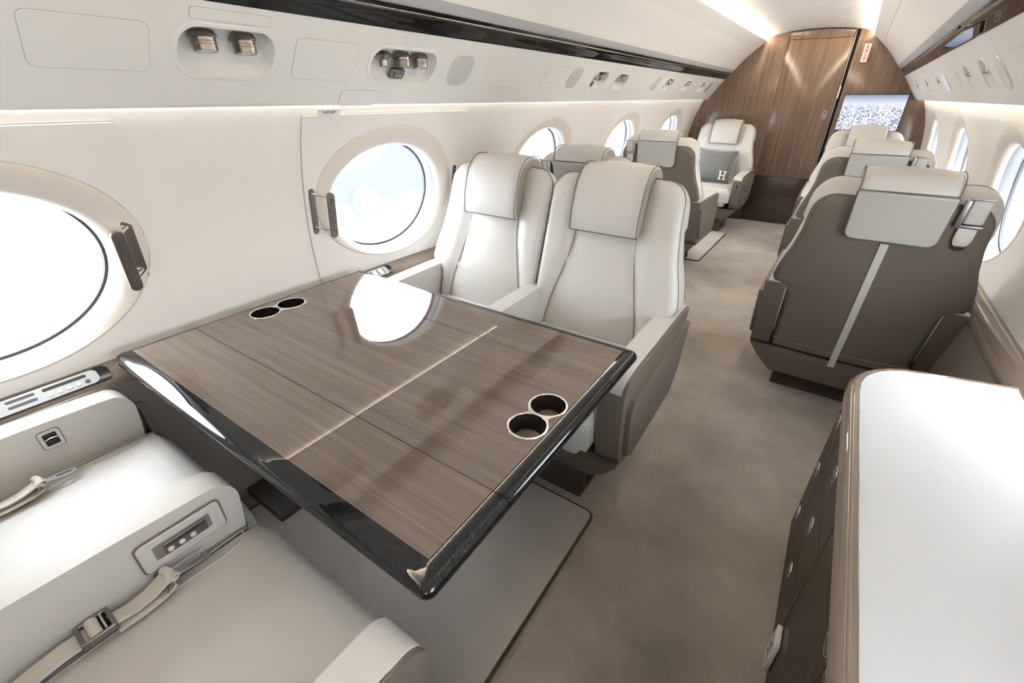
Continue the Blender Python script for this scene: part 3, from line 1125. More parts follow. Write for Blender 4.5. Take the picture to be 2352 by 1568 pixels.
def arm_profile(grow=0.0):
    g = grow
    pts = [(-0.145, 0.612 + g), (0.05, 0.610 + g), (0.30, 0.604 + g), (0.44, 0.598 + g)]
    for k in range(1, 6):
        a = PI / 2 - PI / 2 * k / 5
        pts.append((0.455 + (0.05 + g) * math.cos(a) - 0.0, 0.548 + (0.05 + g) * math.sin(a)))
    pts += [(0.503 + g, 0.50), (0.490, 0.36), (0.470, 0.285), (0.42, 0.255), (-0.03, 0.255), (-0.065, 0.29)]
    return pts


def make_arm(seat, sd, outer=True):
    """sd: -1 left, +1 right in the seat's own frame"""
    x0, x1 = 0.268, 0.350
    if not outer:
        x0, x1 = 0.239, 0.301
    bm = bmesh.new()
    add_prism(bm, arm_profile(), sd * x0, sd * x1, 0, bevel=0.010, seg=3)
    a = obj('armrest', bm, TAUPE, seat, angle=50)
    # cream pad over the top and the inner side
    pp = [(-0.14, 0.617), (0.05, 0.615), (0.30, 0.609), (0.44, 0.603)]
    for k in range(1, 6):
        t = PI / 2 - PI / 2 * k / 5
        pp.append((0.452 + 0.052 * math.cos(t), 0.551 + 0.052 * math.sin(t)))
    pp += [(0.500, 0.50), (0.489, 0.42), (0.470, 0.35), (-0.05, 0.35)]
    bm = bmesh.new()
    add_prism(bm, pp, sd * (x0 - 0.005), sd * (x1 - (0.012 if outer else -0.005)), 0, bevel=0.013, seg=4)
    pad = obj('arm_pad', bm, LEATHER, a, angle=50)
    bm = bmesh.new()
    xe = sd * (x1 - 0.009)
    if outer:
        add_tube(bm, [(xe, -0.14, 0.612), (xe, 0.05, 0.611), (xe, 0.30, 0.605), (xe, 0.43, 0.600), (xe, 0.462, 0.592), (xe, 0.486, 0.575), (xe, 0.499, 0.548), (xe * 0.995, 0.503, 0.52)], 0.0024, 6)
        obj('piping', bm, PIPING, a)
        bm = bmesh.new()
        add_prism(bm, [(-0.135, 0.560), (0.08, 0.553), (0.30, 0.540), (0.442, 0.518), (0.462, 0.480), (0.440, 0.300), (0.40, 0.275), (-0.01, 0.300), (-0.075, 0.37)], sd * (x1 - 0.004), sd * (x1 + 0.016), 0, bevel=0.010, seg=3)
        obj('side_panel', bm, TAUPE, a, angle=50)
    else:
        bm.free()
    return a


def make_lower(seat, xl=-1.0, xr=1.0, inl=False, inr=False):
    def KX(x, lim):
        # keep the inner side of a paired seat inside its half of the bench
        if (x < 0 and inl) or (x > 0 and inr):
            return max(-lim, min(lim, x))
        return x

    bm = bmesh.new()
    b = bmesh.new()
    # tapering shell under the cushion: wide at the top, narrow below
    prof = [(-0.02, 0.118, 0.235), (-0.045, 0.20, 0.305), (-0.062, 0.262, 0.345)]
    front = [(0.43, 0.135, 0.235), (0.462, 0.20, 0.300), (0.478, 0.262, 0.345)]
    rows = []
    for (y, z, w), (y2, z2, w2) in zip(prof, front):
        rows.append([b.verts.new(p) for p in ((KX(-w, 0.262), y, z), (KX(w, 0.262), y, z), (KX(w2, 0.262), y2, z2), (KX(-w2, 0.262), y2, z2))])
    grid_faces(b, rows, closed_u=True)
    b.faces.new(rows[0][::-1])
    b.faces.new(rows[-1])
    es = [e for e in b.edges if e.calc_face_angle(0) > 0.3]
    bmesh.ops.bevel(b, geom=es, offset=0.012, segments=3, profile=0.5, affect='EDGES')
    merge(bm, b)
    sh = obj('seat_shell', bm, TAUPE, seat, angle=40)
    bm = bmesh.new()
    pts = []
    for k in range(21):
        x = -0.262 + 0.524 * k / 20
        z = 0.322 - 0.012 * (1 - (x / 0.262) ** 2)
        pts.append((x, interp(YR_T, z) - 0.0115 * (1 - (x / 0.262) ** 2) - 0.001, z))
    add_tube(bm, pts, 0.0022, 6)
    obj('rear_seam', bm, PIPING, seat)
    bm = bmesh.new()
    add_prism(bm, [(0.075, 0.0), (0.425, 0.0), (0.40, 0.13), (0.09, 0.13)], -0.212, 0.212, 0, bevel=0.008, seg=2)
    pl = obj('plinth', bm, PLINTH, seat)
    for sd in (-1, 1):
        for k in range(4):
            bm = bmesh.new()
            add_box(bm, (sd * 0.2125 - 0.002, 0.30 + 0.022 * k, 0.03), (sd * 0.2125 + 0.002, 0.310 + 0.022 * k, 0.085), 0.001, 1)
            obj('vent_slot', bm, DARK, pl)
    # cushion and leg rest
    bm = bmesh.new()
    b = bmesh.new()
    bmesh.ops.create_grid(b, x_segments=16, y_segments=16, size=0.5)
    for v in b.verts:
        x, y = v.co.x * 0.522, 0.285 + v.co.y * 0.50
        ex, ey = 1 - abs(v.co.x) * 2, 1 - abs(v.co.y) * 2
        z = 0.468 + 0.010 * (1 - (2 * v.co.x) ** 2) * (1 - (2 * v.co.y) ** 2)
        z -= 0.022 * max(0, 1 - ex / 0.10) ** 2
        if v.co.y > 0:
            z -= 0.050 * max(0, 1 - ey / 0.16) ** 2.2
        v.co = Vector((x, y, z))
    ret = bmesh.ops.extrude_face_region(b, geom=b.faces[:])
    for e in ret['geom']:
        if isinstance(e, bmesh.types.BMVert):
            e.co.z = 0.335
    bmesh.ops.recalc_face_normals(b, faces=b.faces)
    for v in b.verts:
        if (v.co.x < 0 and inl) or (v.co.x > 0 and inr):
            v.co.x *= 0.231 / 0.261
    merge(bm, b)
    cu = obj('cushion', bm, LEATHER, seat, angle=60)
    for sd in (-1, 1):
        kx = 0.231 / 0.261 if ((sd < 0 and inl) or (sd > 0 and inr)) else 1.0

        def cz(x, y):
            vx, vy = x / 0.522, (y - 0.285) / 0.50
            ex, ey = 1 - abs(vx) * 2, 1 - abs(vy) * 2
            z = 0.468 + 0.010 * (1 - (2 * vx) ** 2) * (1 - (2 * vy) ** 2) - 0.022 * max(0, 1 - ex / 0.10) ** 2
            if vy > 0:
                z -= 0.050 * max(0, 1 - ey / 0.16) ** 2.2
            return z
        path = [(sd * 0.205, 0.05), (sd * 0.205, 0.25), (sd * 0.204, 0.36), (sd * 0.200, 0.42), (sd * 0.205, 0.455), (sd * 0.225, 0.475), (sd * 0.245, 0.478)]
        bm = bmesh.new()
        add_tube(bm, [(x * kx, y, cz(x, y) + 0.0006) for x, y in path], 0.0014, 5)
        obj('seam', bm, STRIPE, cu)
        path = [(sd * 0.240, 0.05), (sd * 0.240, 0.30), (sd * 0.241, 0.42), (sd * 0.246, 0.47), (sd * 0.251, 0.51)]
        bm = bmesh.new()
        add_tube(bm, [(x * kx, y, cz(x, y) + 0.0006) for x, y in path], 0.0012, 5)
        obj('seam', bm, STRIPE, cu)
    bm = bmesh.new()
    add_box(bm, (-0.228, 0.43, 0.285), (0.228, 0.526, 0.41), 0.022, 4)
    obj('leg_rest', bm, LEATHER, seat, angle=50)


def make_stripe(seat):
    bm = bmesh.new()
    rows = []
    for k in range(16):
        z = 0.235 + (0.85 - 0.235) * k / 15
        y = (interp(YR_T, z) - 0.0125) if z > 0.30 else (interp([(0.118, -0.02), (0.20, -0.045), (0.262, -0.062), (0.30, -0.073)], z) - 0.002)
        rows.append([Vector((-0.013, y - 0.001, z)), Vector((-0.013, y - 0.0028, z)), Vector((0.013, y - 0.0028, z)), Vector((0.013, y - 0.001, z))])
    add_grid(bm, rows)
    obj('back_stripe', bm, STRIPE, seat)


def make_belt_clip(seat, sd):
    """shoulder-belt guide on the rear of the back, with strap end and buckle"""
    cx = -sd * 0.196
    up = Vector((0, -0.217, 1))
    M4 = frame((cx, -0.2345, 0.992), (1, 0, 0), up, Vector((1, 0, 0)).cross(up))
    q = -1 if sd < 0 else 1
    # bracket: upright next to the headrest, foot along the bottom, bar over the top
    bm = bmesh.new()
    for x0, x1, v0, v1, n0, n1 in ((0.024, 0.040, -0.048, 0.046, 0.0, 0.016), (-0.034, 0.040, -0.050, -0.039, 0.0, 0.014), (-0.034, 0.030, 0.046, 0.052, 0.004, 0.013)):
        xa, xb = sorted((q * x0, q * x1))
        add_box(bm, (xa, v0, n0), (xb, v1, n1), 0.0025, 2, M4)
    g = obj('belt_guide', bm, SATIN, seat)
    bm = bmesh.new()
    xa, xb = sorted((q * -0.030, q * 0.022))
    add_box(bm, (xa, -0.037, -0.006), (xb, 0.050, 0.012), 0.0085, 4, M4)
    obj('strap_loop', bm, LEATHER, g)
    bm = bmesh.new()
    rows = []
    for v, n, hw in ((-0.044, 0.006, 0.024), (-0.060, 0.010, 0.0245), (-0.090, 0.012, 0.0245), (-0.108, 0.010, 0.020), (-0.116, 0.007, 0.014)):
        rows.append([M4 @ Vector((x, v, m)) for x, m in ((-hw, n - 0.003), (hw, n - 0.003), (hw, n + 0.001), (hw * 0.9, n + 0.0025), (-hw * 0.9, n + 0.0025), (-hw, n + 0.001))])
    add_grid(bm, rows, closed_u=True)
    obj('strap_end', bm, STRAP, g)
    M5 = M4 @ Matrix.Translation((0, -0.118, 0.0))
    plate('buckle_tongue', [[(-0.019, 0.012), (-0.021, 0.004), (-0.017, -0.006), (-0.008, -0.014), (0.008, -0.014), (0.017, -0.006), (0.021, 0.004), (0.019, 0.012), (0.012, 0.004), (-0.012, 0.004)]], 0.005, BRONZE, g, bevel=0.0012, mtx=M5, zoff=0.010)


def make_seat(name, label, group, fl, fr, arms, belt=0, stripe=True, loc=(0, 0), rotz=0.0):
    """arms: dict side -> 'outer' or 'mid'"""
    s_ = thing(name, label, 'seat', (loc[0], loc[1], 0.0), rotz, group)
    make_back(s_, fl, fr)
    make_headrest(s_)
    for sd, kind in arms.items():
        make_arm(s_, sd, kind == 'outer')
    make_lower(s_, inl=not fl, inr=not fr)
    if stripe:
        make_stripe(s_)
    if belt:
        make_belt_clip(s_, belt)
    return s_


GC = 'single club seats'
seatF = make_seat('cabin_seat', 'large taupe-backed seat on the right, nearest the white-topped cabinet, seen from behind', GC, True, True, {-1: 'outer', 1: 'outer'}, belt=-1, loc=(0.736, 2.335))
SEATS = [('taupe-backed seat on the right, directly in front of the nearest right-hand seat', (0.695, 3.72), 0, 1),
         ('cream seat front below the television, facing the camera', (0.656, 5.27), PI, 1)]


def seat_control(seat, sd):
    """handset plate in the front end of an arm"""
    M4 = frame((sd * 0.309, 0.5045, 0.505), (-1, 0, 0), Vector((0, 0.10, 1)), Vector((0, 1, -0.10)))
    g = plate('handset_plate', [rrect(-0.020, -0.035, 0.020, 0.035, 0.003)], 0.004, SATIN, seat, bevel=0.001, mtx=M4, zoff=0.003)
    plate('handset_slot', [rrect(-0.010, -0.026, 0.010, 0.026, 0.002)], 0.001, INK, g, mtx=M4, zoff=0.0036)
    plate('handset_key', [rrect(-0.004, -0.016, 0.004, 0.022, 0.002)], 0.003, CHROME, g, mtx=M4, zoff=0.006)


def clone(src, label, loc, rotz):
    c = copy_tree(src)
    c.location = (loc[0], loc[1], 0)
    c.rotation_euler = (0, 0, rotz)
    c['label'] = label
    return c


for lb, loc, rz, _ in SEATS[:1]:
    clone(seatF, lb, loc, rz)
seatC = make_seat('cabin_seat', 'sand-topped seat showing only its headrest behind the pair of cream seats', GC, True, True, {-1: 'outer', 1: 'outer'}, belt=1, loc=(-0.585, 2.44))
seatD = clone(seatC, 'taupe-backed seat on the left, in front of the pillow seat, with cream rear flap', (-0.650, 3.87), 0)
seatD.scale = (1.06, 1.0, 1.0)
seatE = make_seat('cabin_seat', 'cream seat by the wooden bulkhead holding the grey pillow', GC, True, True, {-1: 'outer', 1: 'outer'}, belt=0, loc=(-0.630, 5.85), rotz=PI)
for sd in (-1, 1):
    seat_control(seatE, sd)
clone(seatE, SEATS[1][0], SEATS[1][1], PI)
seatE.scale = (1.08, 1.0, 1.0)

GD = 'paired seats at the table'
seatB = make_seat('table_seat', 'cream seat beside the aisle on the far side of the table', GD, True, False, {-1: 'outer', 1: 'mid'}, loc=(-0.165, 1.555), rotz=PI)
seatA = make_seat('table_seat', 'cream seat beside the window on the far side of the table', GD, False, True, {1: 'outer'}, loc=(-0.705, 1.555), rotz=PI)
seatK = make_seat('table_seat', 'near cream seat beside the aisle with lap belt buckle, cropped by the lower edge', GD, False, True, {-1: 'mid', 1: 'outer'}, loc=(-0.165, -0.265))
seatL = make_seat('table_seat', 'near cream seat beside the window, cropped at the left edge', GD, True, False, {-1: 'outer'}, loc=(-0.705, -0.265))
# seat controls in the middle arm of the near pair
M4 = frame((-0.2305, 0.385, 0.537), (0, 1, 0), (0, 0, 1), (1, 0, 0))
g = plate('control_bezel', [rrect(-0.076, -0.036, 0.076, 0.036, 0.010), rrect(-0.052, -0.017, 0.052, 0.019, 0.003)], 0.006, LEATHER, seatK, bevel=0.002, mtx=M4, zoff=0.005)
plate('control_well', [rrect(-0.054, -0.019, 0.054, 0.021, 0.003)], 0.001, SATIN, g, mtx=M4, zoff=0.0015)
plate('control_block', [rrect(-0.036, -0.015, 0.044, 0.012, 0.003)], 0.004, BRONZE, g, bevel=0.001, mtx=M4, zoff=0.0055)
plate('control_legend', [rrect(-0.034, 0.003, 0.042, 0.010, 0.003)], 0.001, BLACKGLASS, g, mtx=M4, zoff=0.0061)
for k in range(4):
    plate('button' if k < 3 else 'jack', [circ(-0.026 + 0.0205 * k, -0.006, 0.0058, 18)], 0.003, BUTTON if k < 3 else INK, g, bevel=0.0008, mtx=M4, zoff=0.0075)
plate('panel_line', [rrect(-0.079, -0.039, 0.079, 0.039, 0.012), rrect(-0.0765, -0.0365, 0.0765, 0.0365, 0.0105)], 0.001, PIPING, g, mtx=M4, zoff=0.001)
# recline catch in the window arm
M4 = frame((-0.2625, 0.322, 0.560), (0, 1, 0), (0, 0, 1), (1, 0, 0))
g = plate('catch_bezel', [rrect(-0.021, -0.026, 0.021, 0.026, 0.008), rrect(-0.013, -0.018, 0.013, 0.018, 0.003)], 0.005, LEATHER, seatL, bevel=0.0015, mtx=M4, zoff=0.004)
plate('catch_line', [rrect(-0.0228, -0.0278, 0.0228, 0.0278, 0.0095), rrect(-0.021, -0.026, 0.021, 0.026, 0.008)], 0.001, PIPING, g, mtx=M4, zoff=0.0012)
plate('catch_well', [rrect(-0.014, -0.019, 0.014, 0.019, 0.003)], 0.001, DARK, g, mtx=M4, zoff=0.001)
bm = bmesh.new()
add_tube(bm, [M4 @ Vector((x, 0.004 - 20 * (x * x), 0.003)) for x in (-0.012, -0.006, 0, 0.006, 0.012)], 0.0022, 8)
obj('catch_lever', bm, CHROME, g)

# ------------------------------------------------------------------ lap belts on the near seats


def ribbon(bm, path, wv, th=0.0018):
    rows = []
    pts = [Vector(p) for p in path]
    for i, p in enumerate(pts):
        t = (pts[min(i + 1, len(pts) - 1)] - pts[max(i - 1, 0)]).normalized()
        w = Vector(wv[i] if isinstance(wv, list) else wv)
        nrm = w.cross(t).normalized()
        rows.append([p - w - nrm * th, p + w - nrm * th, p + w + nrm * th, p - w + nrm * th])
    R_ = add_grid(bm, rows, closed_u=True)
    bm.faces.new(R_[0])
    bm.faces.new(R_[-1][::-1])


def make_belt(x0, y0, z0, label, buckle):
    b = thing('seat_belt', label, 'seat belt', (x0, y0, z0), 0, 'lap belts on the near seats')
    w = 0.023
    bm = bmesh.new()
    ribbon(bm, [(0.0, -0.22, -0.004), (0.002, -0.16, 0.008), (0.0, -0.11, 0.013), (-0.002, -0.075, 0.010)], (w, 0, 0.004))
    ribbon(bm, [(0.0, -0.042, 0.011), (0.004, -0.01, 0.009), (0.003, 0.02, 0.012), (0.0, 0.045, 0.020), (-0.002, 0.058, 0.026), (-0.004, 0.066, 0.020), (-0.002, 0.058, 0.013)], (w * 0.94, 0.004, 0.006))
    ribbon(bm, [(0.012, -0.04, 0.003), (0.014, 0.0, 0.003), (0.012, 0.035, 0.005), (0.006, 0.058, 0.010)], (w * 0.9, 0.0, 0.002))
    obj('strap', bm, STRAP, b)
    if buckle:
        M4 = frame((-0.001, -0.062, 0.011), (1, 0, 0.15), (0, 1, 0), (-0.15, 0, 1))
        bk = plate('buckle', [rrect(-0.031, -0.026, 0.031, 0.026, 0.004), rrect(-0.025, -0.019, 0.025, 0.019, 0.002)], 0.014, BRONZE, b, bevel=0.002, mtx=M4, zoff=0.010)
        plate('buckle_floor', [rrect(-0.025, -0.019, 0.025, 0.019, 0.002)], 0.002, DARK, bk, mtx=M4, zoff=-0.001)
        bm = bmesh.new()
        add_tube(bm, [M4 @ Vector((x, -0.003, 0.004)) for x in (-0.024, 0.024)], 0.010, 14)
        obj('strap_wrap', bm, STRAP, bk)
        bm = bmesh.new()
        add_tube(bm, [M4 @ Vector((x, 0.012, 0.008)) for x in (-0.026, 0.026)], 0.0022, 8)
        obj('buckle_bar', bm, CHROME, bk)
    # tongue: crossbar under a rolled strap and a slotted blade
    bm = bmesh.new()
    add_tube(bm, [(-0.030, 0.040, 0.012), (-0.024, 0.050, 0.018), (0.0, 0.062, 0.020), (0.024, 0.050, 0.016), (0.029, 0.040, 0.010)], 0.0026, 8)
    tg = obj('tongue_bar', bm, BRONZE, b)
    M4 = frame((0.0, 0.064, 0.018), (1, 0, 0.05), (0, 1, -0.10), (-0.05, 0.10, 1))
    plate('tongue_blade', [[(-0.010, 0.0), (0.010, 0.0), (0.010, 0.014), (0.0125, 0.020), (0.0125, 0.058), (0.009, 0.062), (-0.009, 0.062), (-0.0125, 0.058), (-0.0125, 0.020), (-0.010, 0.014)], rrect(-0.007, 0.024, 0.007, 0.052, 0.002)], 0.0032, SATIN, tg, bevel=0.0008, mtx=M4, zoff=0.0016)
    bm = bmesh.new()
    add_tube(bm, [(-0.019, 0.054, 0.024), (0.0, 0.058, 0.027), (0.019, 0.054, 0.022)], 0.0085, 12)
    obj('strap_roll', bm, STRAP, b)
    return b


make_belt(-0.362, 0.012, 0.478, 'lap belt with open buckle lying on the near aisle seat', True)
make_belt(-0.893, -0.062, 0.481, 'lap belt tongue lying on the near window seat', False)

# ------------------------------------------------------------------ dining table
TZ = 0.69
tx0, tx1, ty0, ty1 = -1.038, 0.187, 0.250, 1.121
table = thing('dining_table', 'glossy wooden table with black carbon edge and two pairs of cup holders', 'table', (-0.55, 0.69, 0.0))
table_inv = Matrix.Translation((0.55, -0.69, 0))
CUPS = [((0.100, 0.660), (0.100, 0.750), 0.0415), ((-0.953, 0.655), (-0.953, 0.750), 0.0435)]


def cup_outline(c0, c1, r, n=18, neck=0.55):
    """figure-of-eight outline of a double cup holder (cups in line along y)"""
    (x0, y0), (x1, y1) = c0, c1
    pts = []
    a0 = math.radians(48)
    # lower cup: from angle (pi - q) through -pi/2 to q
    q = math.radians(42)
    lo = [(x0 + r * math.cos(t), y0 + r * math.sin(t)) for t in [PI - q + (PI + 2 * q) * k / n for k in range(n + 1)]]
    hi = [(x1 + r * math.cos(t), y1 + r * math.sin(t)) for t in [-q + (PI + 2 * q) * k / n for k in range(n + 1)]]
    ym = (y0 + y1) / 2
    w = r * neck
    return lo + [(x0 + w, ym)] + hi + [(x1 - w, ym)]


leaf_y = [(ty0, 0.4655), (0.4675, 0.9285), (0.9305, ty1)]
for i, (a, b) in enumerate(leaf_y):
    wa = a + (0.047 if i == 0 else 0.0)
    wb = b - (0.026 if i == 2 else 0.0)
    wx0, wx1 = tx0 + 0.018, tx1 - 0.040
    holes = []
    if i == 1:
        holes = [cup_outline(c0, c1, r + 0.004) for c0, c1, r in CUPS]
    leaf = plate('table_leaf', [[(wx0, wa), (wx1, wa), (wx1, wb), (wx0, wb)]] + holes, 0.022, TABLEWOOD, table, mtx=table_inv @ Matrix.Translation((0, 0, TZ)))
    # carbon border with a rounded nose, one length per leaf
    nose = [(0.047, 0.0), (0.020, 0.0), (0.010, -0.002), (0.003, -0.008), (0.0, -0.016), (0.002, -0.024), (0.009, -0.031), (0.02, -0.034), (0.047, -0.034)]
    bm = bmesh.new()
    rings = []
    for p, z in nose:
        rings.append([Vector((x, y, TZ + z)) for x, y in rrect(tx0 + 0.39 * p, ty0 + p, tx1 - 0.85 * p, ty1 - 0.55 * p, max(0.020 - 0.6 * p, 0.0015), 6)])
    add_grid(bm, rings, closed_u=True)
    for yy, nn in ((a, -1), (b, 1)):
        if ty0 + 0.01 < yy < ty1 - 0.01:
            res = bmesh.ops.bisect_plane(bm, geom=bm.verts[:] + bm.edges[:] + bm.faces[:], plane_co=(0, yy, 0), plane_no=(0, nn, 0), clear_outer=True)
            eds = [e for e in bm.edges if e.is_boundary and all(abs(v.co.y - yy) < 1e-5 for v in e.verts)]
            bmesh.ops.holes_fill(bm, edges=eds, sides=0)
    bm.transform(table_inv)
    if i == 1:
        b2 = bm.copy()
        bmesh.ops.delete(bm, geom=[v for v in bm.verts if v.co.x > 0], context='VERTS')
        bmesh.ops.delete(b2, geom=[v for v in b2.verts if v.co.x < 0], context='VERTS')
        obj('carbon_edge', b2, CARBON, table, angle=60)
    obj('carbon_edge', bm, CARBON, table, angle=60)
    bm = bmesh.new()
    add_box(bm, (wx0 - 0.005, wa + 0.0005, TZ - 0.0335), (wx1 + 0.005, wb - 0.0005, TZ - 0.0225) if i != 1 else (wx1 + 0.005, wb - 0.0005, TZ - 0.0228), mtx=table_inv)
    if i == 1:
        bm.free()
        plate('underside', [[(wx0 - 0.005, wa + 0.0005), (wx1 + 0.005, wa + 0.0005), (wx1 + 0.005, wb - 0.0005), (wx0 - 0.005, wb - 0.0005)]] + holes, 0.010, PLINTH, table, mtx=table_inv @ Matrix.Translation((0, 0, TZ - 0.0228)))
    else:
        obj('underside', bm, PLINTH, table)
for c0, c1, r in CUPS:
    lp = cup_outline(c0, c1, r + 0.0055)
    ch = plate('cup_holder', [lp, circ(c0[0], c0[1], r, 40), circ(c1[0], c1[1], r, 40)], 0.004, CHROME, table, bevel=0.0012, mtx=table_inv @ Matrix.Translation((0, 0, TZ)), zoff=0.0022)
    for c in (c0, c1):
        bm = bmesh.new()
        add_lathe(bm, [(r, 0.001), (r - 0.0008, -0.004), (r - 0.001, -0.042), (r - 0.004, -0.046)], 40, table_inv @ Matrix.Translation((c[0], c[1], TZ)))
        cl = obj('cup_liner', bm, CUPDARK, ch)
        bm = bmesh.new()
        add_lathe(bm, [(r + 0.0005, -0.0), (r + 0.001, -0.06), (0, -0.06)], 32, table_inv @ Matrix.Translation((c[0], c[1], TZ)))
        obj('cup_can', bm, PLINTH, ch)
        bm = bmesh.new()
        add_lathe(bm, [(r - 0.003, -0.0445), (0, -0.0445)], 32, table_inv @ Matrix.Translation((c[0], c[1], TZ)))
        obj('cork_disc', bm, CORK, ch)
bm = bmesh.new()
add_box(bm, (-1.00, 0.55, 0.012), (-0.80, 0.83, TZ - 0.034), 0.01, 2, table_inv)
obj('pedestal', bm, PLINTH, table)
bm = bmesh.new()
add_box(bm, (-0.985, 0.42, 0.013), (-0.76, 0.97, 0.05), 0.008, 2, table_inv)
obj('pedestal_foot', bm, PLINTH, table)
bm = bmesh.new()
for yy in (0.45, 0.90):
    add_box(bm, (-0.98, yy - 0.02, TZ - 0.06), (0.05, yy + 0.02, TZ - 0.034), 0.004, 2, table_inv)
obj('support_rail', bm, DARK, table)

# ------------------------------------------------------------------ floor mats
def make_mat(x0, y0, x1, y1, label):
    m_ = thing('floor_mat', label, 'rug', ((x0 + x1) / 2, (y0 + y1) / 2, 0))
    inv = Matrix.Translation((-(x0 + x1) / 2, -(y0 + y1) / 2, 0))
    plate('mat_pile', [rrect(x0 + 0.008, y0 + 0.008, x1 - 0.008, y1 - 0.008, 0.03)], 0.012, MATC, m_, bevel=0.004, mtx=inv, zoff=0.0125)
    bm = bmesh.new()
    add_tube(bm, [inv @ Vector((x, y, 0.0065)) for x, y in rrect(x0 + 0.006, y0 + 0.006, x1 - 0.006, y1 - 0.006, 0.032)], 0.0062, 8, closed=True)
    obj('mat_binding', bm, MATEDGE, m_)


make_mat(-0.92, -0.80, 0.132, 1.090, 'large taupe carpet mat under the dining table')
make_mat(-0.93, 4.215, -0.300, 5.40, 'narrow pale carpet mat in front of the pillow seat')

# ------------------------------------------------------------------ control panels on the left ledge
def make_ledge_panel(y0, y1, label, rich):
    R = RAD[-1]
    a, b = Vector((-(R - 0.026), 0, 0.6490)), Vector((-(R - 0.0685), 0, 0.6182))
    d = (a - b).normalized()
    u = Vector((0, 1, 0))
    n = u.cross(d)
    L = (a - b).length
    p = thing('control_panel', label, 'control panel', mtx=frame(Vector((b.x, (y0 + y1) / 2, b.z)) + n * 0.001, u, d, n), group='ledge control panels')
    h = (y1 - y0) / 2
    plate('panel_inlay', [rrect(-h - 0.004, 0.002, h + 0.026, L + 0.0, 0.016)], 0.003, CARBON, p, bevel=0.0006, zoff=0.0022)
    fpl = plate('faceplate', [rrect(-h, 0.004, h, L - 0.004, 0.014)], 0.004, SATIN, p, bevel=0.001, zoff=0.0052)
    z = 0.0056
    if rich:
        for (c, w) in ((0.055, 0.046), (-0.10, 0.02)):
            plate('display_slot', [rrect(c - w, L * 0.60, c + w, L * 0.78, 0.003)], 0.001, BLACKGLASS, fpl, zoff=z)
        for v in (0.30, 0.62):
            plate('air_slot', [rrect(-0.062, L * v, -0.006, L * (v + 0.16), 0.003)], 0.001, INK, fpl, zoff=z)
        for k in range(5):
            plate('button', [circ(0.018 + 0.020 * k, L * 0.33, 0.0056, 16)], 0.002, BUTTON if k < 4 else INK, fpl, bevel=0.0005, zoff=z + 0.001)
        for k in range(2):
            plate('button', [circ(-0.112 + 0.022 * k, L * 0.33, 0.0056, 16)], 0.002, BUTTON, fpl, bevel=0.0005, zoff=z + 0.001)
    else:
        for k in range(3):
            plate('button', [rrect(-h + 0.02 + 0.032 * k, L * 0.25, -h + 0.042 + 0.032 * k, L * 0.75, 0.003)], 0.002, BUTTON, fpl, bevel=0.0005, zoff=z + 0.001)
            plate('display_slot', [rrect(-h + 0.045 + 0.032 * k, L * 0.2, -h + 0.049 + 0.032 * k, L * 0.8, 0.001)], 0.001, INK, fpl, zoff=z)
    return p


make_ledge_panel(-0.04, 0.212, 'silver switch panel on the wooden ledge beside the near window seat', True)
make_ledge_panel(1.15, 1.285, 'short silver switch panel on the wooden ledge past the table', False)

# storage pocket in the lower left panel
pk = thing('wall_pocket', 'taupe recessed pocket in the lower wall under the table edge', 'pocket', mtx=frame((-1.0395, 0.215, 0.475), (0, 1, 0), Vector((-0.08, 0, 1)), Vector((1, 0, 0.08))))
plate('pocket_rim', [rrect(-0.085, -0.075, 0.055, 0.048, 0.014), rrect(-0.068, -0.060, 0.038, 0.033, 0.008)], 0.010, LOWER, pk, bevel=0.003, zoff=0.012)
plate('pocket_back', [rrect(-0.07, -0.062, 0.04, 0.035, 0.008)], 0.002, PLINTH, pk, zoff=0.004)
plate('pocket_latch', [rrect(-0.03, -0.055, 0.015, -0.040, 0.002)], 0.005, PLINTH, pk, bevel=0.001, zoff=0.010)

# ------------------------------------------------------------------ cabinet on the right
CZ = 0.66
cab = thing('cabinet', 'dark wood cabinet with round latches and white worktop at the lower right', 'cabinet', (0.88, 0.5, 0))
cinv = Matrix.Translation((-0.88, -0.5, 0))
cy0, cy1, cx0, cx1 = -1.35, 1.545, 0.690, 1.055


CAB_PTS = [(0.690, -1.35), (0.690, 0.2), (0.690, 1.24), (0.6905, 1.30), (0.694, 1.35), (0.704, 1.392), (0.721, 1.428), (0.745, 1.460), (0.775, 1.488), (0.812, 1.508), (0.865, 1.524), (0.95, 1.541), (1.085, 1.566)]


def cab_outline(g, xm=1.062):
    pts = []
    n = len(CAB_PTS)
    for i, (x, y) in enumerate(CAB_PTS):
        a_, b_ = CAB_PTS[max(i - 1, 0)], CAB_PTS[min(i + 1, n - 1)]
        dx, dy = b_[0] - a_[0], b_[1] - a_[1]
        L = math.hypot(dx, dy)
        pts.append((min(x + g * dy / L, xm), y - g * dx / L))
    pts.append((xm, -1.35))
    return pts


def inner_top(g):
    pts = cab_outline(g)
    return pts


out = cab_outline(0.0)
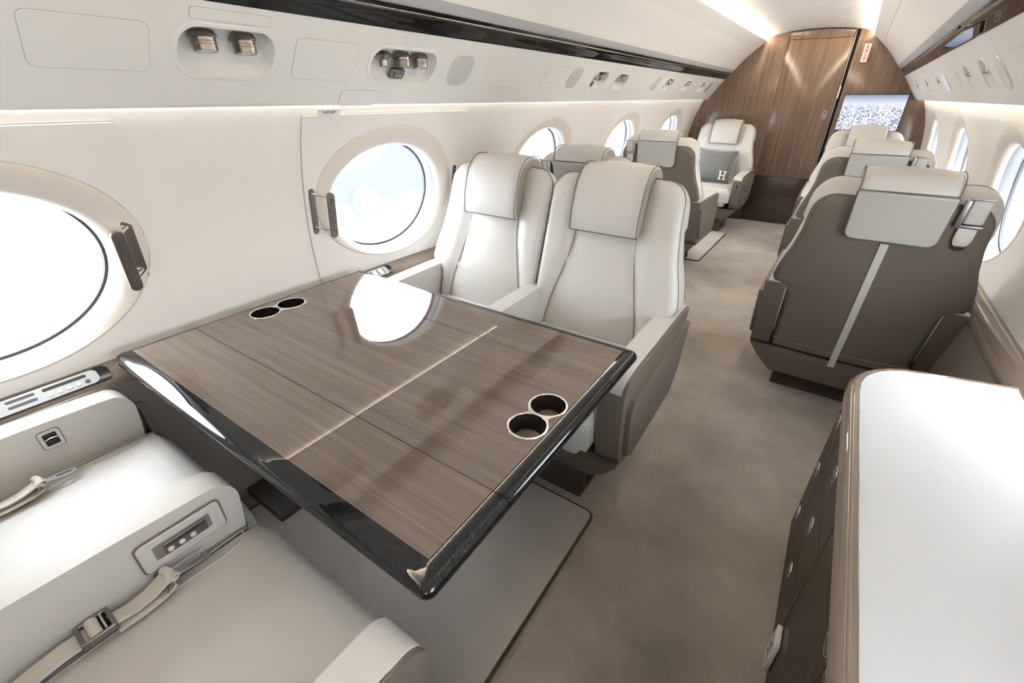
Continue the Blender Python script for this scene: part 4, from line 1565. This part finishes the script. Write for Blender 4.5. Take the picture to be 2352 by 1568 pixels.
# rounded wood nosing around the top
bm = bmesh.new()
rings = []
for g, z in ((0.020, CZ - 0.070), (0.012, CZ - 0.062), (0.004, CZ - 0.050), (0.0, CZ - 0.035), (0.0005, CZ - 0.018), (0.006, CZ - 0.006), (0.014, CZ), (0.026, CZ), (0.0275, CZ - 0.003)):
    rings.append([cinv @ Vector((x, y, z)) for x, y in cab_outline(g)])
add_grid(bm, rings)
top = obj('wood_nosing', bm, TRIMWOOD, cab, angle=60)
plate('worktop', [cab_outline(0.0285)], 0.02, TOPWHITE, cab, mtx=cinv @ Matrix.Translation((0, 0, CZ - 0.0012)))
bm = bmesh.new()
add_tube(bm, [cinv @ Vector((x, y, CZ - 0.001)) for x, y in cab_outline(0.0275)], 0.0014, 6)
obj('metal_inlay', bm, CHROME, cab)
bm = bmesh.new()
add_prism(bm, cab_outline(0.030, 1.006), 0.004, CZ - 0.03, 2, 0, mtx=cinv)
body = obj('carcass', bm, CABWOOD, cab, angle=50)
# drawer and door fronts on the aisle face
xf = cx0 + 0.030
FX = cinv @ frame((xf, 0, 0), (0, -1, 0), (0, 0, 1), (-1, 0, 0))


def latch(parent, y, z, r=0.025):
    c = (-y, z)
    lt = plate('round_latch', [circ(c[0], c[1], r, 32), circ(c[0], c[1], r * 0.80, 32)], 0.006, CHROME, parent, bevel=0.001, mtx=FX, zoff=0.0085)
    plate('latch_button', [circ(c[0], c[1], r * 0.76, 32)], 0.004, BRONZE, lt, bevel=0.001, mtx=FX, zoff=0.0085)
    plate('latch_notch', [rrect(c[0] - r * 0.6, c[1] - r * 0.70, c[0] + r * 0.6, c[1] - r * 0.35, 0.001)], 0.001, INK, lt, mtx=FX, zoff=0.009)


for (a, b) in ((1.268, 1.41), (0.915, 1.264)):
    for z0, z1, zl in ((0.425, 0.580, 0.512), (0.236, 0.422, 0.330), (0.045, 0.233, 0.142)):
        d_ = plate('drawer_front', [rrect(-b, z0, -a, z1, 0.002, 2)], 0.008, CABWOOD, cab, bevel=0.001, mtx=FX, zoff=0.0065)
        latch(d_, 1.36 if a > 1.2 else 1.112, zl)
for (a, b, yl) in ((0.595, 0.911, 0.628), (0.278, 0.592, 0.560), (-0.35, 0.274, 0.1)):
    d_ = plate('cabinet_door', [rrect(-b, 0.045, -a, 0.580, 0.002, 2)], 0.008, CABWOOD, cab, bevel=0.001, mtx=FX, zoff=0.0065)
    latch(d_, yl, 0.543)
# white strike plate low on the cabinet
o = thing('socket_plate', 'white socket cover low on the dark cabinet front', 'socket', mtx=frame((xf - 0.0065, 0.872, 0.115), (0, -1, 0), (0, 0, 1), (-1, 0, 0)))
q = plate('cover', [[(-0.03, -0.058), (0.022, -0.058), (0.03, -0.045), (0.03, 0.050), (0.022, 0.058), (-0.03, 0.058)], ], 0.012, SIGNWHITE, o, bevel=0.002, zoff=0.013)
plate('socket_face', [rrect(-0.02, -0.04, 0.02, 0.04, 0.004)], 0.001, GREYLIP, q, zoff=0.0136)
for yy in (-0.015, 0.015):
    plate('socket_slot', [rrect(-0.006, yy - 0.004, 0.006, yy + 0.004, 0.002)], 0.001, INK, q, zoff=0.0142)

# ------------------------------------------------------------------ bulkhead fittings
tv = thing('television', 'wide wall screen showing a city from above', 'television', (0.640, YB - 0.012, 1.16))
bm = bmesh.new()
add_box(bm, (-0.262, -0.018, -0.135), (0.262, 0.0, 0.195), 0.004)
obj('screen_frame', bm, DARK, tv)
bm = bmesh.new()
add_box(bm, (-0.256, -0.0195, -0.130), (0.256, -0.0175, 0.190))
obj('screen', bm, SCREEN, tv, smooth=False)
ex = thing('exit_sign', 'narrow white sign with red letters EXIT stacked vertically', 'sign', (0.442, YB - 0.012, 1.706))
FE = frame((0, 0, 0), (1, 0, 0), (0, 0, 1), (0, -1, 0))
fr_ = plate('sign_frame', [rrect(-0.029, -0.078, 0.029, 0.078, 0.003)], 0.006, SATIN, ex, bevel=0.001, mtx=FE, zoff=0.006)
plate('sign_face', [rrect(-0.025, -0.074, 0.025, 0.074, 0.002)], 0.001, SIGNWHITE, ex, mtx=FE, zoff=0.0068)
for k, c in enumerate('EXIT'):
    text('letter', c, 0.038, SIGNRED, ex, FE @ Matrix.Translation((0, 0.052 - 0.0345 * k, 0.0075)), bold=0.0012)

# ------------------------------------------------------------------ pillow with a letter
pl = thing('pillow', 'grey wool pillow with a pale letter H in one corner', 'pillow', mtx=Matrix.Translation((-0.640, 5.745, 0.645)) @ Matrix.Rotation(math.radians(-16), 4, 'X') @ Matrix.Rotation(math.radians(2), 4, 'Y'))
bm = bmesh.new()
N = 18
hw, hh, hd = 0.208, 0.180, 0.075
for sgn in (-1, 1):
    rows = []
    for i in range(N + 1):
        v = -1 + 2 * i / N
        row = []
        for j in range(N + 1):
            u = -1 + 2 * j / N
            pin = 1 - 0.06 * (1 - v * v) * abs(u) ** 3
            piz = 1 - 0.06 * (1 - u * u) * abs(v) ** 3
            th = hd * (max(0, 1 - u ** 4) * max(0, 1 - v ** 4)) ** 0.55
            row.append(Vector((u * hw * pin, sgn * th, v * hh * piz)))
        rows.append(row)
    add_grid(bm, rows)
bmesh.ops.remove_doubles(bm, verts=bm.verts, dist=0.0004)
obj('cushion_cover', bm, PILLOW, pl, angle=70)
bm = bmesh.new()
loop = []
for u, v in [(-1 + 2 * k / 12, -1) for k in range(12)] + [(1, -1 + 2 * k / 12) for k in range(12)] + [(1 - 2 * k / 12, 1) for k in range(12)] + [(-1, 1 - 2 * k / 12) for k in range(12)]:
    loop.append((u * hw * (1 - 0.06 * (1 - v * v) * abs(u) ** 3), 0, v * hh * (1 - 0.06 * (1 - u * u) * abs(v) ** 3)))
add_tube(bm, loop, 0.0055, 6, closed=True)
obj('edge_stitching', bm, PILLOWEDGE, pl)
bm = bmesh.new()
for k in range(len(loop)):
    a_, b_ = Vector(loop[k]), Vector(loop[(k + 1) % len(loop)])
    for f in (0.25, 0.75):
        p = a_.lerp(b_, f)
        bmesh.ops.create_cube(bm, size=0.008, matrix=Matrix.Translation(p + Vector((0, -0.004, 0))))
obj('blanket_stitch', bm, WHITEPRINT, pl)
H = [(-0.5, -0.5), (-0.1, -0.5), (-0.1, -0.37), (-0.2, -0.33), (-0.2, -0.08), (0.2, -0.08), (0.2, -0.33), (0.1, -0.37), (0.1, -0.5), (0.5, -0.5), (0.5, -0.37), (0.4, -0.33), (0.4, 0.33), (0.5, 0.37), (0.5, 0.5),
     (0.1, 0.5), (0.1, 0.37), (0.2, 0.33), (0.2, 0.08), (-0.2, 0.08), (-0.2, 0.33), (-0.1, 0.37), (-0.1, 0.5), (-0.5, 0.5), (-0.5, 0.37), (-0.4, 0.33), (-0.4, -0.33), (-0.5, -0.37)]
plate('letter', [[(x * 0.078, y * 0.095) for x, y in H]], 0.004, WHITEPRINT, pl, bevel=0.001, mtx=frame((0.122, -0.072, -0.100), (1, 0.22, 0), Vector((0, -0.30, 1)), Vector((0.22, -1, -0.30))))

# ------------------------------------------------------------------ outside: apron and a parked car
GZ = -1.17
bm = bmesh.new()
add_grid(bm, [[(x, y, GZ) for x in (-60, -20, 20, 60)] for y in (-60, -20, 20, 60)])
ap = obj('ground', bm, CONCRETE)
tag(ap, kind='structure')
car = thing('car', 'parked dark car seen faintly through the far exit window', 'car', (-9.3, 8.3, GZ), math.radians(90))
bm = bmesh.new()
side = [(-2.3, 0.45), (-2.25, 0.75), (-2.05, 1.02), (-1.55, 1.12), (-1.0, 1.16), (-0.35, 1.68), (0.3, 1.78), (1.5, 1.76), (2.1, 1.60), (2.35, 1.08), (2.4, 0.6), (2.3, 0.42), (1.9, 0.40), (-1.9, 0.38)]
add_prism(bm, side, -0.93, 0.93, 1, bevel=0.05, seg=3)
obj('body', bm, CARPAINT, car)
for sy in (-0.935, 0.935):
    for poly in ([(-0.75, 1.20), (-0.30, 1.60), (0.30, 1.68), (0.30, 1.20)], [(0.38, 1.20), (0.38, 1.68), (1.2, 1.67), (1.3, 1.20)], [(1.38, 1.20), (1.28, 1.66), (1.75, 1.60), (2.0, 1.22)]):
        bm = bmesh.new()
        add_prism(bm, poly, sy - 0.008, sy + 0.008, 1)
        obj('side_window', bm, CARGLASS, car, smooth=False)
    for wx in (-1.45, 1.45):
        Mw = frame((wx, sy * 0.985, 0.37), (1, 0, 0), (0, 0, -1), (0, 1, 0))
        bm = bmesh.new()
        add_lathe(bm, [(0.24, -0.12), (0.35, -0.11), (0.37, -0.06), (0.37, 0.06), (0.35, 0.11), (0.25, 0.12)], 32, Mw)
        wl = obj('wheel', bm, TYRE, car)
        bm = bmesh.new()
        add_lathe(bm, [(0.26, -0.12), (0.245, 0.0), (0.26, 0.12)], 28, Mw)
        for k in range(10):
            a = 2 * PI * k / 10
            add_box(bm, (0.03, -0.018, -0.122), (0.25, 0.018, 0.122), 0.004, 1, Mw @ Matrix.Rotation(a, 4, 'Z'))
        obj('rim', bm, ALLOY, wl)
